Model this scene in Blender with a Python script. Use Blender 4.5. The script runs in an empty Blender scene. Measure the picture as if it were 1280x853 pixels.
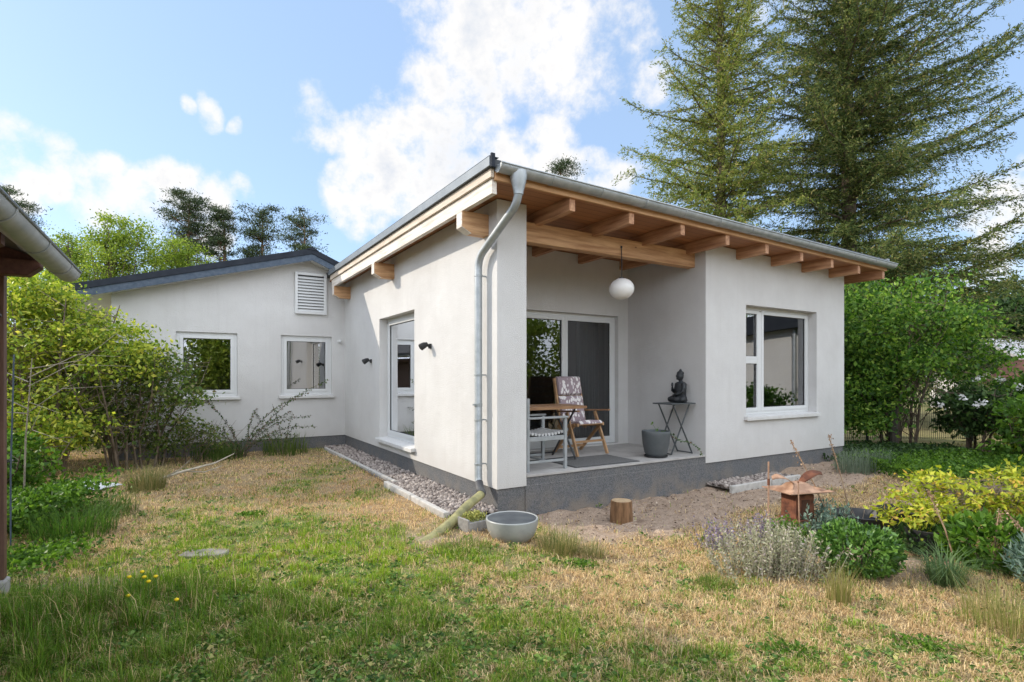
import bpy, bmesh, math, random
import numpy as np
from mathutils import Vector, Matrix

SC = bpy.context.scene
COL = SC.collection
R = math.radians
rng = np.random.default_rng(7)
random.seed(7)

# ------------------------------------------------------------------ camera
EYE = 1.54
cam = bpy.data.cameras.new('camera')
cam.sensor_width = 36.0
cam.lens = 676 / 1280 * 36
cam.shift_y = 0.034
cam.clip_start = 0.05
cam.clip_end = 2000
cam_o = bpy.data.objects.new('camera', cam)
COL.objects.link(cam_o)
cam_o.location = (0, 0, EYE)
cam_o.rotation_euler = (R(90), 0, 0)
SC.camera = cam_o

# ------------------------------------------------------------------ light
SUN_DIR = Vector((.2946, -.054, -.165)).normalized()      # the way the light travels
SUN_EL = math.asin(-SUN_DIR.z)
SUN_ROT = math.atan2(-SUN_DIR.x, -SUN_DIR.y)
sun = bpy.data.lights.new('sun', 'SUN')
sun.energy = 3.1
sun.angle = R(0.6)
sun.color = (1.0, 0.90, 0.76)
sun_o = bpy.data.objects.new('sun', sun)
COL.objects.link(sun_o)
sun_o.rotation_euler = SUN_DIR.to_track_quat('-Z', 'Y').to_euler()
sun_o.location = (-20, 4, 12)

SKY_STRENGTH = 0.15
CLOUD = 5.0
SKY_FILL = 12.4
world = bpy.data.worlds.new('World')
SC.world = world
world.use_nodes = True
wn = world.node_tree
wn.nodes.clear()


def N(tree, kind, **kw):
    n = tree.nodes.new(kind)
    for k, v in kw.items():
        setattr(n, k, v)
    return n


def math_node(tree, op, a, b=None, c=None, clamp=False):
    n = N(tree, 'ShaderNodeMath', operation=op, use_clamp=clamp)
    for i, x in enumerate((a, b, c)):
        if x is None:
            continue
        if isinstance(x, (int, float)):
            n.inputs[i].default_value = x
        else:
            tree.links.new(x, n.inputs[i])
    return n.outputs[0]


def build_sky():
    t = wn
    sky = N(t, 'ShaderNodeTexSky', sky_type='NISHITA', sun_disc=False)
    sky.sun_elevation = SUN_EL
    sky.sun_rotation = SUN_ROT
    sky.air_density = 1.0
    sky.dust_density = 0.7
    sky.ozone_density = 3.0
    tc = N(t, 'ShaderNodeTexCoord')
    d = tc.outputs['Generated']
    # clouds: noise gathered round a few directions of the sky
    spots = [  # x, y, radius as they stand in a 676 px focal frame with the eye line at 470, weight
        (620, 45, 105, 1.0), (700, 65, 80, .95), (565, 105, 58, .95), (640, 130, 42, .8), (590, 160, 42, .85), (530, 172, 54, .95), (465, 165, 46, .9), (405, 155, 36, .8),
        (500, 220, 62, 1.0), (455, 255, 48, .9), (565, 235, 52, .95), (625, 205, 40, .8), (680, 215, 50, 1.0), (745, 220, 40, 1.0), (785, 30, 34, .7), (815, 100, 26, .75),
        (20, 172, 34, .80), (70, 195, 32, .80), (120, 218, 32, .84), (170, 240, 34, .88), (218, 226, 40, 1.0), (265, 255, 38, .95), (190, 262, 36, .84), (24, 226, 36, .95), (70, 232, 26, .85), (303, 232, 17, .72), (120, 262, 30, .74),
        (257, 132, 17, .62), (296, 143, 11, .64), (222, 119, 9, .60), (960, 10, 44, .7), (1265, 270, 60, .75), (1230, 335, 45, .7)]
    blobs = [((x - 640) / 676, (470 - y) / 676, r_ / 676, w) for x, y, r_, w in spots]
    blobs += [(1.6, .35, .3, .9), (-1.7, .45, .25, .8)]
    noise0 = N(t, 'ShaderNodeTexNoise')
    noise0.inputs['Scale'].default_value = 7.0
    noise0.inputs['Detail'].default_value = 2.0
    t.links.new(d, noise0.inputs['Vector'])
    warp = N(t, 'ShaderNodeVectorMath', operation='MULTIPLY_ADD')
    t.links.new(noise0.outputs['Color'], warp.inputs[0])
    warp.inputs[1].default_value = (.10, .10, .10)
    sub = N(t, 'ShaderNodeVectorMath', operation='SUBTRACT')
    t.links.new(d, sub.inputs[0])
    sub.inputs[1].default_value = (.05, .05, .05)
    t.links.new(sub.outputs[0], warp.inputs[2])
    dn = N(t, 'ShaderNodeVectorMath', operation='NORMALIZE')
    t.links.new(warp.outputs[0], dn.inputs[0])
    acc = None
    for (ax, el, rad, wt) in blobs:
        v = Vector((ax, 1, el)).normalized()
        sc_ = 1 / math.sqrt(1 + ax * ax + el * el)
        rr = rad * sc_ * 1.25
        dot = N(t, 'ShaderNodeVectorMath', operation='DOT_PRODUCT')
        t.links.new(dn.outputs[0], dot.inputs[0])
        dot.inputs[1].default_value = v
        mr = N(t, 'ShaderNodeMapRange', interpolation_type='SMOOTHSTEP')
        t.links.new(dot.outputs['Value'], mr.inputs['Value'])
        mr.inputs['From Min'].default_value = math.cos(rr * 1.35)
        mr.inputs['From Max'].default_value = math.cos(rr * 0.25)
        mr.inputs['To Min'].default_value = 0
        mr.inputs['To Max'].default_value = wt
        acc = mr.outputs[0] if acc is None else math_node(t, 'MAXIMUM', acc, mr.outputs[0])
    nz = N(t, 'ShaderNodeTexNoise')
    nz.inputs['Scale'].default_value = 11.0
    nz.inputs['Detail'].default_value = 6.0
    nz.inputs['Roughness'].default_value = .62
    t.links.new(d, nz.inputs['Vector'])
    dens = math_node(t, 'MULTIPLY_ADD', nz.outputs['Fac'], 2.9, math_node(t, 'MULTIPLY_ADD', acc, 1.3, -2.2))
    cov = N(t, 'ShaderNodeMapRange', interpolation_type='SMOOTHSTEP')
    t.links.new(dens, cov.inputs['Value'])
    cov.inputs['From Min'].default_value = -.18
    cov.inputs['From Max'].default_value = .62
    # cloud body: white, a little grey-blue where it is thickest
    nz2 = N(t, 'ShaderNodeTexNoise')
    nz2.inputs['Scale'].default_value = 6.0
    nz2.inputs['Detail'].default_value = 4.0
    off = N(t, 'ShaderNodeVectorMath', operation='ADD')
    t.links.new(d, off.inputs[0])
    off.inputs[1].default_value = (.04, .3, -.03)
    t.links.new(off.outputs[0], nz2.inputs['Vector'])
    thick = N(t, 'ShaderNodeMapRange')
    t.links.new(math_node(t, 'MULTIPLY', dens, nz2.outputs['Fac']), thick.inputs['Value'])
    thick.inputs['From Min'].default_value = .24
    thick.inputs['From Max'].default_value = .62
    cc = N(t, 'ShaderNodeMix', data_type='RGBA')
    t.links.new(thick.outputs[0], cc.inputs[0])
    cc.inputs[6].default_value = (CLOUD * 1.04, CLOUD * 1.02, CLOUD, 1)
    cc.inputs[7].default_value = (CLOUD * .70, CLOUD * .76, CLOUD * .86, 1)
    # the thin veil of high haze that pales the blue
    veil = N(t, 'ShaderNodeMix', data_type='RGBA')
    veil.inputs[0].default_value = .50
    t.links.new(sky.outputs[0], veil.inputs[6])
    veil.inputs[7].default_value = (3.25, 4.45, 6.3, 1)
    mix = N(t, 'ShaderNodeMix', data_type='RGBA')
    t.links.new(cov.outputs[0], mix.inputs[0])
    t.links.new(veil.outputs[2], mix.inputs[6])
    t.links.new(cc.outputs[2], mix.inputs[7])
    # unseen sky behind the camera, brightened as added fill for the shaded walls
    fill_dir = N(t, 'ShaderNodeVectorMath', operation='DOT_PRODUCT')
    t.links.new(d, fill_dir.inputs[0])
    fill_dir.inputs[1].default_value = Vector((.30, -.88, .36)).normalized()
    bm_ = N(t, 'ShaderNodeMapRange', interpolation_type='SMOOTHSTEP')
    t.links.new(fill_dir.outputs['Value'], bm_.inputs['Value'])
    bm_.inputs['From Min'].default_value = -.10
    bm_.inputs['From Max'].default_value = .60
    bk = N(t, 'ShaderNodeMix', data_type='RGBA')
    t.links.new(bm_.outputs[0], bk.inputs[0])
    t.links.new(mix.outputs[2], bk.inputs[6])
    bk.inputs[7].default_value = (SKY_FILL * .90, SKY_FILL * .96, SKY_FILL * 1.06, 1)
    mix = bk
    bg = N(t, 'ShaderNodeBackground')
    bg.inputs[1].default_value = SKY_STRENGTH
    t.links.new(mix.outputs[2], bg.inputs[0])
    out = N(t, 'ShaderNodeOutputWorld')
    t.links.new(bg.outputs[0], out.inputs[0])


build_sky()
SC.view_settings.view_transform = 'Standard'
SC.view_settings.look = 'None'
SC.view_settings.exposure = 0.44
SC.view_settings.gamma = 1.0
SC.render.engine = 'CYCLES'
SC.cycles.use_denoising = True
SC.cycles.max_bounces = 8
SC.cycles.transparent_max_bounces = 12


# ------------------------------------------------------------------ helpers
def tag(o, label=None, cat=None, group=None, kind=None):
    if label: o['label'] = label
    if cat: o['category'] = cat
    if group: o['group'] = group
    if kind: o['kind'] = kind
    return o


CORNER = Vector((-.17, 6.2, 0))
HANG = math.atan2(.522, .853)
RU = Vector((math.cos(HANG), math.sin(HANG), 0))
RV = Vector((-math.sin(HANG), math.cos(HANG), 0))


def hw(u, v, z=0):
    """house coordinates (u along the front, v towards the back) to the world"""
    return CORNER + RU * u + RV * v + Vector((0, 0, z))


def thing(name, label, cat, loc=(0, 0, 0), rz=0.0, group=None):
    o = bpy.data.objects.new(name, None)
    o.empty_display_size = .1
    COL.objects.link(o)
    o.location = loc
    o.rotation_euler = (0, 0, rz)
    return tag(o, label, cat, group)


class MB:
    def __init__(s):
        s.v = []; s.f = []

    def quad(s, *p):
        b = len(s.v); s.v += [tuple(x) for x in p]; s.f.append(tuple(range(b, b + len(p)))); return s

    def box(s, a, b):
        x0, x1 = sorted((a[0], b[0])); y0, y1 = sorted((a[1], b[1])); z0, z1 = sorted((a[2], b[2]))
        k = len(s.v)
        s.v += [(x0, y0, z0), (x1, y0, z0), (x1, y1, z0), (x0, y1, z0), (x0, y0, z1), (x1, y0, z1), (x1, y1, z1), (x0, y1, z1)]
        s.f += [tuple(k + i for i in q) for q in ((0, 3, 2, 1), (4, 5, 6, 7), (0, 1, 5, 4), (1, 2, 6, 5), (2, 3, 7, 6), (3, 0, 4, 7))]
        return s

    def prism(s, poly, axis, a, b):
        """poly of (p, q) pairs pushed along an axis: axis 0 -> (a,p,q), 1 -> (p,a,q), 2 -> (p,q,a)"""
        def P(p, q, t): return ((t, p, q), (p, t, q), (p, q, t))[axis]
        k = len(s.v); n = len(poly)
        s.v += [P(p, q, a) for p, q in poly] + [P(p, q, b) for p, q in poly]
        s.f.append(tuple(k + i for i in range(n))); s.f.append(tuple(k + n + i for i in reversed(range(n))))
        for i in range(n):
            j = (i + 1) % n
            s.f.append((k + i, k + n + i, k + n + j, k + j))
        return s

    def bar(s, p, q, w, h, up=(0, 0, 1)):
        p = Vector(p); q = Vector(q); d = (q - p).normalized(); up = Vector(up)
        side = d.cross(up)
        if side.length < 1e-4: side = d.cross(Vector((0, 1, 0)))
        side.normalize(); u2 = side.cross(d)
        k = len(s.v)
        for e in (p, q):
            for a, b in ((-1, -1), (1, -1), (1, 1), (-1, 1)):
                s.v.append(tuple(e + side * a * w / 2 + u2 * b * h / 2))
        s.f += [tuple(k + i for i in q_) for q_ in ((0, 3, 2, 1), (4, 5, 6, 7), (0, 1, 5, 4), (1, 2, 6, 5), (2, 3, 7, 6), (3, 0, 4, 7))]
        return s

    def tube(s, path, rad, n=10, cap=True):
        path = [Vector(p) for p in path]
        if isinstance(rad, (int, float)): rad = [rad] * len(path)
        ref = None; rings = []
        for i, p in enumerate(path):
            d = (path[min(i + 1, len(path) - 1)] - path[max(i - 1, 0)])
            d = d.normalized() if d.length > 1e-9 else Vector((0, 0, 1))
            if ref is None:
                ref = d.cross(Vector((0, 0, 1)))
                if ref.length < 1e-3: ref = d.cross(Vector((0, 1, 0)))
            ref = (ref - d * ref.dot(d)).normalized()
            b = d.cross(ref)
            k = len(s.v); rings.append(k)
            for j in range(n):
                a = 2 * math.pi * j / n
                s.v.append(tuple(p + (ref * math.cos(a) + b * math.sin(a)) * rad[i]))
        for i in range(len(rings) - 1):
            for j in range(n):
                j2 = (j + 1) % n
                s.f.append((rings[i] + j, rings[i] + j2, rings[i + 1] + j2, rings[i + 1] + j))
        if cap:
            s.f.append(tuple(rings[0] + j for j in reversed(range(n))))
            s.f.append(tuple(rings[-1] + j for j in range(n)))
        return s

    def lathe(s, prof, n=32, c=(0, 0, 0), sx=1.0, sy=1.0):
        rings = []
        for (r_, z) in prof:
            k = len(s.v); rings.append(k)
            for j in range(n):
                a = 2 * math.pi * j / n
                s.v.append((c[0] + r_ * sx * math.cos(a), c[1] + r_ * sy * math.sin(a), c[2] + z))
        for i in range(len(rings) - 1):
            for j in range(n):
                j2 = (j + 1) % n
                s.f.append((rings[i] + j, rings[i] + j2, rings[i + 1] + j2, rings[i + 1] + j))
        s.f.append(tuple(rings[0] + j for j in reversed(range(n))))
        s.f.append(tuple(rings[-1] + j for j in range(n)))
        return s

    def ball(s, c, r_, n=10, sub=None):
        rx, ry, rz = (r_, r_, r_) if isinstance(r_, (int, float)) else r_
        prof = []
        m = max(4, n // 2)
        k0 = len(s.v)
        for i in range(1, m):
            a = math.pi * i / m
            for j in range(n):
                b = 2 * math.pi * j / n
                s.v.append((c[0] + rx * math.sin(a) * math.cos(b), c[1] + ry * math.sin(a) * math.sin(b), c[2] - rz * math.cos(a)))
        lo = len(s.v); s.v.append((c[0], c[1], c[2] - rz)); hi = len(s.v); s.v.append((c[0], c[1], c[2] + rz))
        for i in range(m - 2):
            for j in range(n):
                j2 = (j + 1) % n
                s.f.append((k0 + i * n + j, k0 + i * n + j2, k0 + (i + 1) * n + j2, k0 + (i + 1) * n + j))
        for j in range(n):
            j2 = (j + 1) % n
            s.f.append((lo, k0 + j2, k0 + j)); s.f.append((hi, k0 + (m - 2) * n + j, k0 + (m - 2) * n + j2))
        return s

    def map(s, fn):
        s.v = [tuple(fn(*p)) for p in s.v]; return s

    def build(s, name, m, parent=None, smooth=False, bevel=0.0, fix=True):
        me = bpy.data.meshes.new(name)
        me.from_pydata(s.v, [], s.f)
        if fix:
            bm = bmesh.new(); bm.from_mesh(me)
            bmesh.ops.recalc_face_normals(bm, faces=bm.faces)
            bm.to_mesh(me); bm.free()
        me.materials.append(m)
        if smooth:
            me.polygons.foreach_set('use_smooth', [True] * len(me.polygons))
        o = bpy.data.objects.new(name, me)
        COL.objects.link(o)
        if parent: o.parent = parent
        if bevel:
            b = o.modifiers.new('bevel', 'BEVEL'); b.width = bevel; b.segments = 2; b.limit_method = 'ANGLE'; b.angle_limit = R(40)
        if smooth == 'auto':
            me.set_sharp_from_angle(angle=R(38))
        return o


def fast_mesh(name, V, counts, idx, m, parent=None, tint=None, smooth=False):
    """V (n,3), counts: vertices of each face, idx: flat vertex indices"""
    me = bpy.data.meshes.new(name)
    V = np.ascontiguousarray(V, dtype=np.float32)
    me.vertices.add(len(V)); me.vertices.foreach_set('co', V.ravel())
    me.loops.add(len(idx)); me.loops.foreach_set('vertex_index', np.ascontiguousarray(idx, dtype=np.int32))
    counts = np.asarray(counts, dtype=np.int32)
    starts = np.concatenate(([0], np.cumsum(counts)[:-1])).astype(np.int32)
    me.polygons.add(len(counts)); me.polygons.foreach_set('loop_start', starts); me.polygons.foreach_set('loop_total', counts)
    if smooth: me.polygons.foreach_set('use_smooth', np.ones(len(counts), dtype=bool))
    me.update(calc_edges=True)
    if tint is not None:
        a = me.color_attributes.new('tint', 'FLOAT_COLOR', 'POINT')
        a.data.foreach_set('color', np.ascontiguousarray(tint, dtype=np.float32).ravel())
    me.materials.append(m)
    o = bpy.data.objects.new(name, me)
    COL.objects.link(o)
    if parent: o.parent = parent
    return o


def norm(a):
    return a / np.maximum(np.linalg.norm(a, axis=-1, keepdims=True), 1e-9)


def leaf_quads(P, A, Lf, Wf, rg=rng, fold=None):
    """diamond leaves: centres P, long axes A, sizes"""
    n = len(P)
    A = norm(A)
    B = norm(np.cross(A, rg.normal(size=(n, 3))))
    Lf = np.broadcast_to(Lf, n)[:, None]; Wf = np.broadcast_to(Wf, n)[:, None]
    C_ = np.cross(A, B)
    V = np.stack([P - A * Lf / 2, P + B * Wf / 2 + C_ * Wf * .15 - A * Lf * .08, P + A * Lf / 2, P - B * Wf / 2 + C_ * Wf * .15 - A * Lf * .08], 1)
    return V.reshape(-1, 3)


def leaf_obj(name, V, m, parent=None, tint=None):
    n = len(V) // 4
    return fast_mesh(name, V, np.full(n, 4), np.arange(4 * n), m, parent, tint)


def blade_mesh(name, P, h, w, az, bend, m, parent=None, tint=None):
    """curved grass blades; P (n,3)"""
    n = len(P)
    d = np.stack([np.cos(az), np.sin(az), np.zeros(n)], 1)
    s_ = np.stack([-np.sin(az), np.cos(az), np.zeros(n)], 1)
    up = np.array([0, 0, 1.0])
    h = h[:, None]; w = w[:, None]; bend = bend[:, None]
    b0 = P - s_ * w / 2; b1 = P + s_ * w / 2
    mid = P + up * h * .58 + d * bend * h * .28
    m0 = mid - s_ * w * .38; m1 = mid + s_ * w * .38
    tip = P + up * h * np.sqrt(np.maximum(.05, 1 - (bend * .75) ** 2)) + d * bend * h
    V = np.stack([b0, b1, m1, m0, tip], 1).reshape(-1, 3)
    base = np.arange(n)[:, None] * 5
    idx = (base + np.array([[0, 1, 2, 3, 3, 2, 4]])).ravel()
    counts = np.tile([4, 3], n)
    if tint is not None: tint = np.repeat(tint, 5, 0)
    return fast_mesh(name, V, counts, idx, m, parent, tint)


# ------------------------------------------------------------------ materials
MATS = {}


def base_mat(name):
    m = bpy.data.materials.new(name)
    m.use_nodes = True
    t = m.node_tree
    t.nodes.clear()
    out = N(t, 'ShaderNodeOutputMaterial')
    b = N(t, 'ShaderNodeBsdfPrincipled')
    t.links.new(b.outputs[0], out.inputs[0])
    return m, t, b, out


def rgb(c): return (c[0], c[1], c[2], 1)


def surf(name, c1, c2=None, scale=4.0, rough=.7, metal=0.0, bump=0.0, bscale=None, stretch=(1, 1, 1), detail=6, spec=.4, lo=.35, hi=.65, coord='Object', bdist=.01):
    m, t, b, out = base_mat(name)
    b.inputs['Roughness'].default_value = rough
    b.inputs['Metallic'].default_value = metal
    b.inputs['Specular IOR Level'].default_value = spec
    tc = N(t, 'ShaderNodeTexCoord')
    mp = N(t, 'ShaderNodeMapping')
    mp.inputs['Scale'].default_value = stretch
    t.links.new(tc.outputs[coord], mp.inputs[0])
    if c2 is not None:
        nz = N(t, 'ShaderNodeTexNoise')
        nz.inputs['Scale'].default_value = scale; nz.inputs['Detail'].default_value = detail; nz.inputs['Roughness'].default_value = .6
        t.links.new(mp.outputs[0], nz.inputs['Vector'])
        mr = N(t, 'ShaderNodeMapRange')
        mr.inputs['From Min'].default_value = lo; mr.inputs['From Max'].default_value = hi
        t.links.new(nz.outputs['Fac'], mr.inputs['Value'])
        mx = N(t, 'ShaderNodeMix', data_type='RGBA')
        t.links.new(mr.outputs[0], mx.inputs[0])
        mx.inputs[6].default_value = rgb(c1); mx.inputs[7].default_value = rgb(c2)
        t.links.new(mx.outputs[2], b.inputs['Base Color'])
    else:
        b.inputs['Base Color'].default_value = rgb(c1)
    if bump:
        nb = N(t, 'ShaderNodeTexNoise')
        nb.inputs['Scale'].default_value = bscale or scale * 4; nb.inputs['Detail'].default_value = 4
        t.links.new(mp.outputs[0], nb.inputs['Vector'])
        bp = N(t, 'ShaderNodeBump')
        bp.inputs['Strength'].default_value = bump; bp.inputs['Distance'].default_value = bdist
        t.links.new(nb.outputs['Fac'], bp.inputs['Height'])
        t.links.new(bp.outputs[0], b.inputs['Normal'])
    MATS[name] = m
    return m


def leafy(name, c1, c2, trans=.35, c3=None, gloss=.25, tint=False, rough=.5):
    """leaf material: every leaf its own mix of c1..c2 (c3 rarely), some light through it"""
    if trans > .05 and not tint:
        c1, c2, c3 = [tuple(min(.8, 1.3 * k) for k in c) if c is not None else None for c in (c1, c2, c3)]
    m = bpy.data.materials.new(name)
    m.use_nodes = True
    t = m.node_tree
    t.nodes.clear()
    out = N(t, 'ShaderNodeOutputMaterial')
    if tint:
        at = N(t, 'ShaderNodeAttribute', attribute_name='tint')
        colour = at.outputs['Color']
    else:
        g = N(t, 'ShaderNodeNewGeometry')
        ramp = N(t, 'ShaderNodeValToRGB')
        ramp.color_ramp.elements[0].color = rgb(tuple(k * (.45 if trans > .05 else 1) for k in c1))
        ramp.color_ramp.elements[1].color = rgb(c2)
        if trans > .05:
            e = ramp.color_ramp.elements.new(.3); e.color = rgb(c1)
        if c3 is not None:
            ramp.color_ramp.elements[len(ramp.color_ramp.elements) - 1].position = .85
            e = ramp.color_ramp.elements.new(.93); e.color = rgb(c3)
        t.links.new(g.outputs['Random Per Island'], ramp.inputs[0])
        colour = ramp.outputs[0]
    b = N(t, 'ShaderNodeBsdfPrincipled')
    b.inputs['Roughness'].default_value = rough
    b.inputs['Specular IOR Level'].default_value = gloss
    t.links.new(colour, b.inputs['Base Color'])
    tr = N(t, 'ShaderNodeBsdfTranslucent')
    hs = N(t, 'ShaderNodeHueSaturation')
    hs.inputs['Value'].default_value = 1.3; hs.inputs['Saturation'].default_value = 1.1
    t.links.new(colour, hs.inputs['Color'])
    t.links.new(hs.outputs[0], tr.inputs[0])
    mx = N(t, 'ShaderNodeMixShader')
    mx.inputs[0].default_value = trans
    t.links.new(b.outputs[0], mx.inputs[1]); t.links.new(tr.outputs[0], mx.inputs[2])
    t.links.new(mx.outputs[0], out.inputs[0])
    MATS[name] = m
    return m


def planks(name, c1, c2, step, axis, gap=(.05, .03, .015), grain=(1, 1, 1), rough=.65):
    """boards of a given width along an axis of the object, each its own shade, with thin dark joints"""
    m, t, b, out = base_mat(name)
    b.inputs['Roughness'].default_value = rough
    tc = N(t, 'ShaderNodeTexCoord')
    sep = N(t, 'ShaderNodeSeparateXYZ')
    t.links.new(tc.outputs['Object'], sep.inputs[0])
    x = math_node(t, 'DIVIDE', sep.outputs[axis], step)
    fl = math_node(t, 'FLOOR', x); fr = math_node(t, 'FRACT', x)
    wn_ = N(t, 'ShaderNodeTexWhiteNoise', noise_dimensions='1D')
    t.links.new(fl, wn_.inputs['W'])
    mp = N(t, 'ShaderNodeMapping'); mp.inputs['Scale'].default_value = grain
    t.links.new(tc.outputs['Object'], mp.inputs[0])
    nz = N(t, 'ShaderNodeTexNoise'); nz.inputs['Scale'].default_value = 8; nz.inputs['Detail'].default_value = 6
    t.links.new(mp.outputs[0], nz.inputs['Vector'])
    f = math_node(t, 'ADD', math_node(t, 'MULTIPLY', wn_.outputs[0], .5), math_node(t, 'MULTIPLY', nz.outputs['Fac'], .6))
    mx = N(t, 'ShaderNodeMix', data_type='RGBA')
    t.links.new(f, mx.inputs[0]); mx.inputs[6].default_value = rgb(c1); mx.inputs[7].default_value = rgb(c2)
    g = math_node(t, 'LESS_THAN', fr, .05)
    mx2 = N(t, 'ShaderNodeMix', data_type='RGBA')
    t.links.new(g, mx2.inputs[0]); t.links.new(mx.outputs[2], mx2.inputs[6]); mx2.inputs[7].default_value = rgb(gap)
    t.links.new(mx2.outputs[2], b.inputs['Base Color'])
    MATS[name] = m
    return m


def glass_mat(name, ior=2.2, tint=(.72, .76, .76)):
    m = bpy.data.materials.new(name)
    m.use_nodes = True
    t = m.node_tree
    t.nodes.clear()
    out = N(t, 'ShaderNodeOutputMaterial')
    fr = N(t, 'ShaderNodeFresnel'); fr.inputs[0].default_value = ior
    gl = N(t, 'ShaderNodeBsdfGlossy'); gl.inputs['Roughness'].default_value = 0.0; gl.inputs['Color'].default_value = (.95, .97, 1, 1)
    tr = N(t, 'ShaderNodeBsdfTransparent'); tr.inputs[0].default_value = rgb(tint)
    mx = N(t, 'ShaderNodeMixShader')
    t.links.new(fr.outputs[0], mx.inputs[0]); t.links.new(tr.outputs[0], mx.inputs[1]); t.links.new(gl.outputs[0], mx.inputs[2])
    t.links.new(mx.outputs[0], out.inputs[0])
    # faint waviness of real panes
    tc = N(t, 'ShaderNodeTexCoord'); nz = N(t, 'ShaderNodeTexNoise'); nz.inputs['Scale'].default_value = 1.6; nz.inputs['Detail'].default_value = 0
    t.links.new(tc.outputs['Object'], nz.inputs['Vector'])
    bp = N(t, 'ShaderNodeBump'); bp.inputs['Strength'].default_value = .05; bp.inputs['Distance'].default_value = .02
    t.links.new(nz.outputs['Fac'], bp.inputs['Height']); t.links.new(bp.outputs[0], gl.inputs['Normal'])
    MATS[name] = m
    return m


def plaster_mat():
    m, t, b, out = base_mat('plaster')
    b.inputs['Roughness'].default_value = .9
    b.inputs['Specular IOR Level'].default_value = .15
    tc = N(t, 'ShaderNodeTexCoord')
    nz = N(t, 'ShaderNodeTexNoise'); nz.inputs['Scale'].default_value = 1.1; nz.inputs['Detail'].default_value = 8; nz.inputs['Roughness'].default_value = .65
    t.links.new(tc.outputs['Object'], nz.inputs['Vector'])
    mr = N(t, 'ShaderNodeMapRange'); mr.inputs['From Min'].default_value = .32; mr.inputs['From Max'].default_value = .68
    t.links.new(nz.outputs['Fac'], mr.inputs['Value'])
    mx = N(t, 'ShaderNodeMix', data_type='RGBA'); mx.inputs[6].default_value = (.55, .54, .53, 1); mx.inputs[7].default_value = (.62, .615, .605, 1)
    t.links.new(mr.outputs[0], mx.inputs[0])
    # rain splash: a dusty band a hand high above the plinth
    sep = N(t, 'ShaderNodeSeparateXYZ'); t.links.new(tc.outputs['Object'], sep.inputs[0])
    sp = N(t, 'ShaderNodeMapRange', interpolation_type='SMOOTHSTEP'); sp.inputs['From Min'].default_value = .22; sp.inputs['From Max'].default_value = .62
    sp.inputs['To Min'].default_value = .45; sp.inputs['To Max'].default_value = 0
    t.links.new(sep.outputs[2], sp.inputs['Value'])
    nz3 = N(t, 'ShaderNodeTexNoise'); nz3.inputs['Scale'].default_value = 5; nz3.inputs['Detail'].default_value = 6
    t.links.new(tc.outputs['Object'], nz3.inputs['Vector'])
    mx2 = N(t, 'ShaderNodeMix', data_type='RGBA'); mx2.inputs[7].default_value = (.48, .44, .39, 1)
    t.links.new(math_node(t, 'MULTIPLY', sp.outputs[0], nz3.outputs['Fac']), mx2.inputs[0]); t.links.new(mx.outputs[2], mx2.inputs[6])
    t.links.new(mx2.outputs[2], b.inputs['Base Color'])
    mp = N(t, 'ShaderNodeMapping'); mp.inputs['Scale'].default_value = (5, 5, .28); t.links.new(tc.outputs['Object'], mp.inputs[0])
    dr = N(t, 'ShaderNodeTexNoise'); dr.inputs['Scale'].default_value = 2.2; dr.inputs['Detail'].default_value = 7; t.links.new(mp.outputs[0], dr.inputs['Vector'])
    dm = N(t, 'ShaderNodeMapRange'); dm.inputs['From Min'].default_value = .54; dm.inputs['From Max'].default_value = .72; dm.inputs['To Max'].default_value = .10; t.links.new(dr.outputs['Fac'], dm.inputs['Value'])
    mx3 = N(t, 'ShaderNodeMix', data_type='RGBA'); mx3.inputs[7].default_value = (.40, .385, .36, 1)
    t.links.new(dm.outputs[0], mx3.inputs[0]); t.links.new(mx2.outputs[2], mx3.inputs[6])
    t.links.new(mx3.outputs[2], b.inputs['Base Color'])
    nb = N(t, 'ShaderNodeTexNoise'); nb.inputs['Scale'].default_value = 90; nb.inputs['Detail'].default_value = 3
    t.links.new(tc.outputs['Object'], nb.inputs['Vector'])
    nb2 = N(t, 'ShaderNodeTexNoise'); nb2.inputs['Scale'].default_value = 3.5; nb2.inputs['Detail'].default_value = 3
    t.links.new(tc.outputs['Object'], nb2.inputs['Vector'])
    h = math_node(t, 'ADD', nb.outputs['Fac'], math_node(t, 'MULTIPLY', nb2.outputs['Fac'], 1.4))
    bp = N(t, 'ShaderNodeBump'); bp.inputs['Strength'].default_value = .8; bp.inputs['Distance'].default_value = .009
    t.links.new(h, bp.inputs['Height']); t.links.new(bp.outputs[0], b.inputs['Normal'])
    return m


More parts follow.
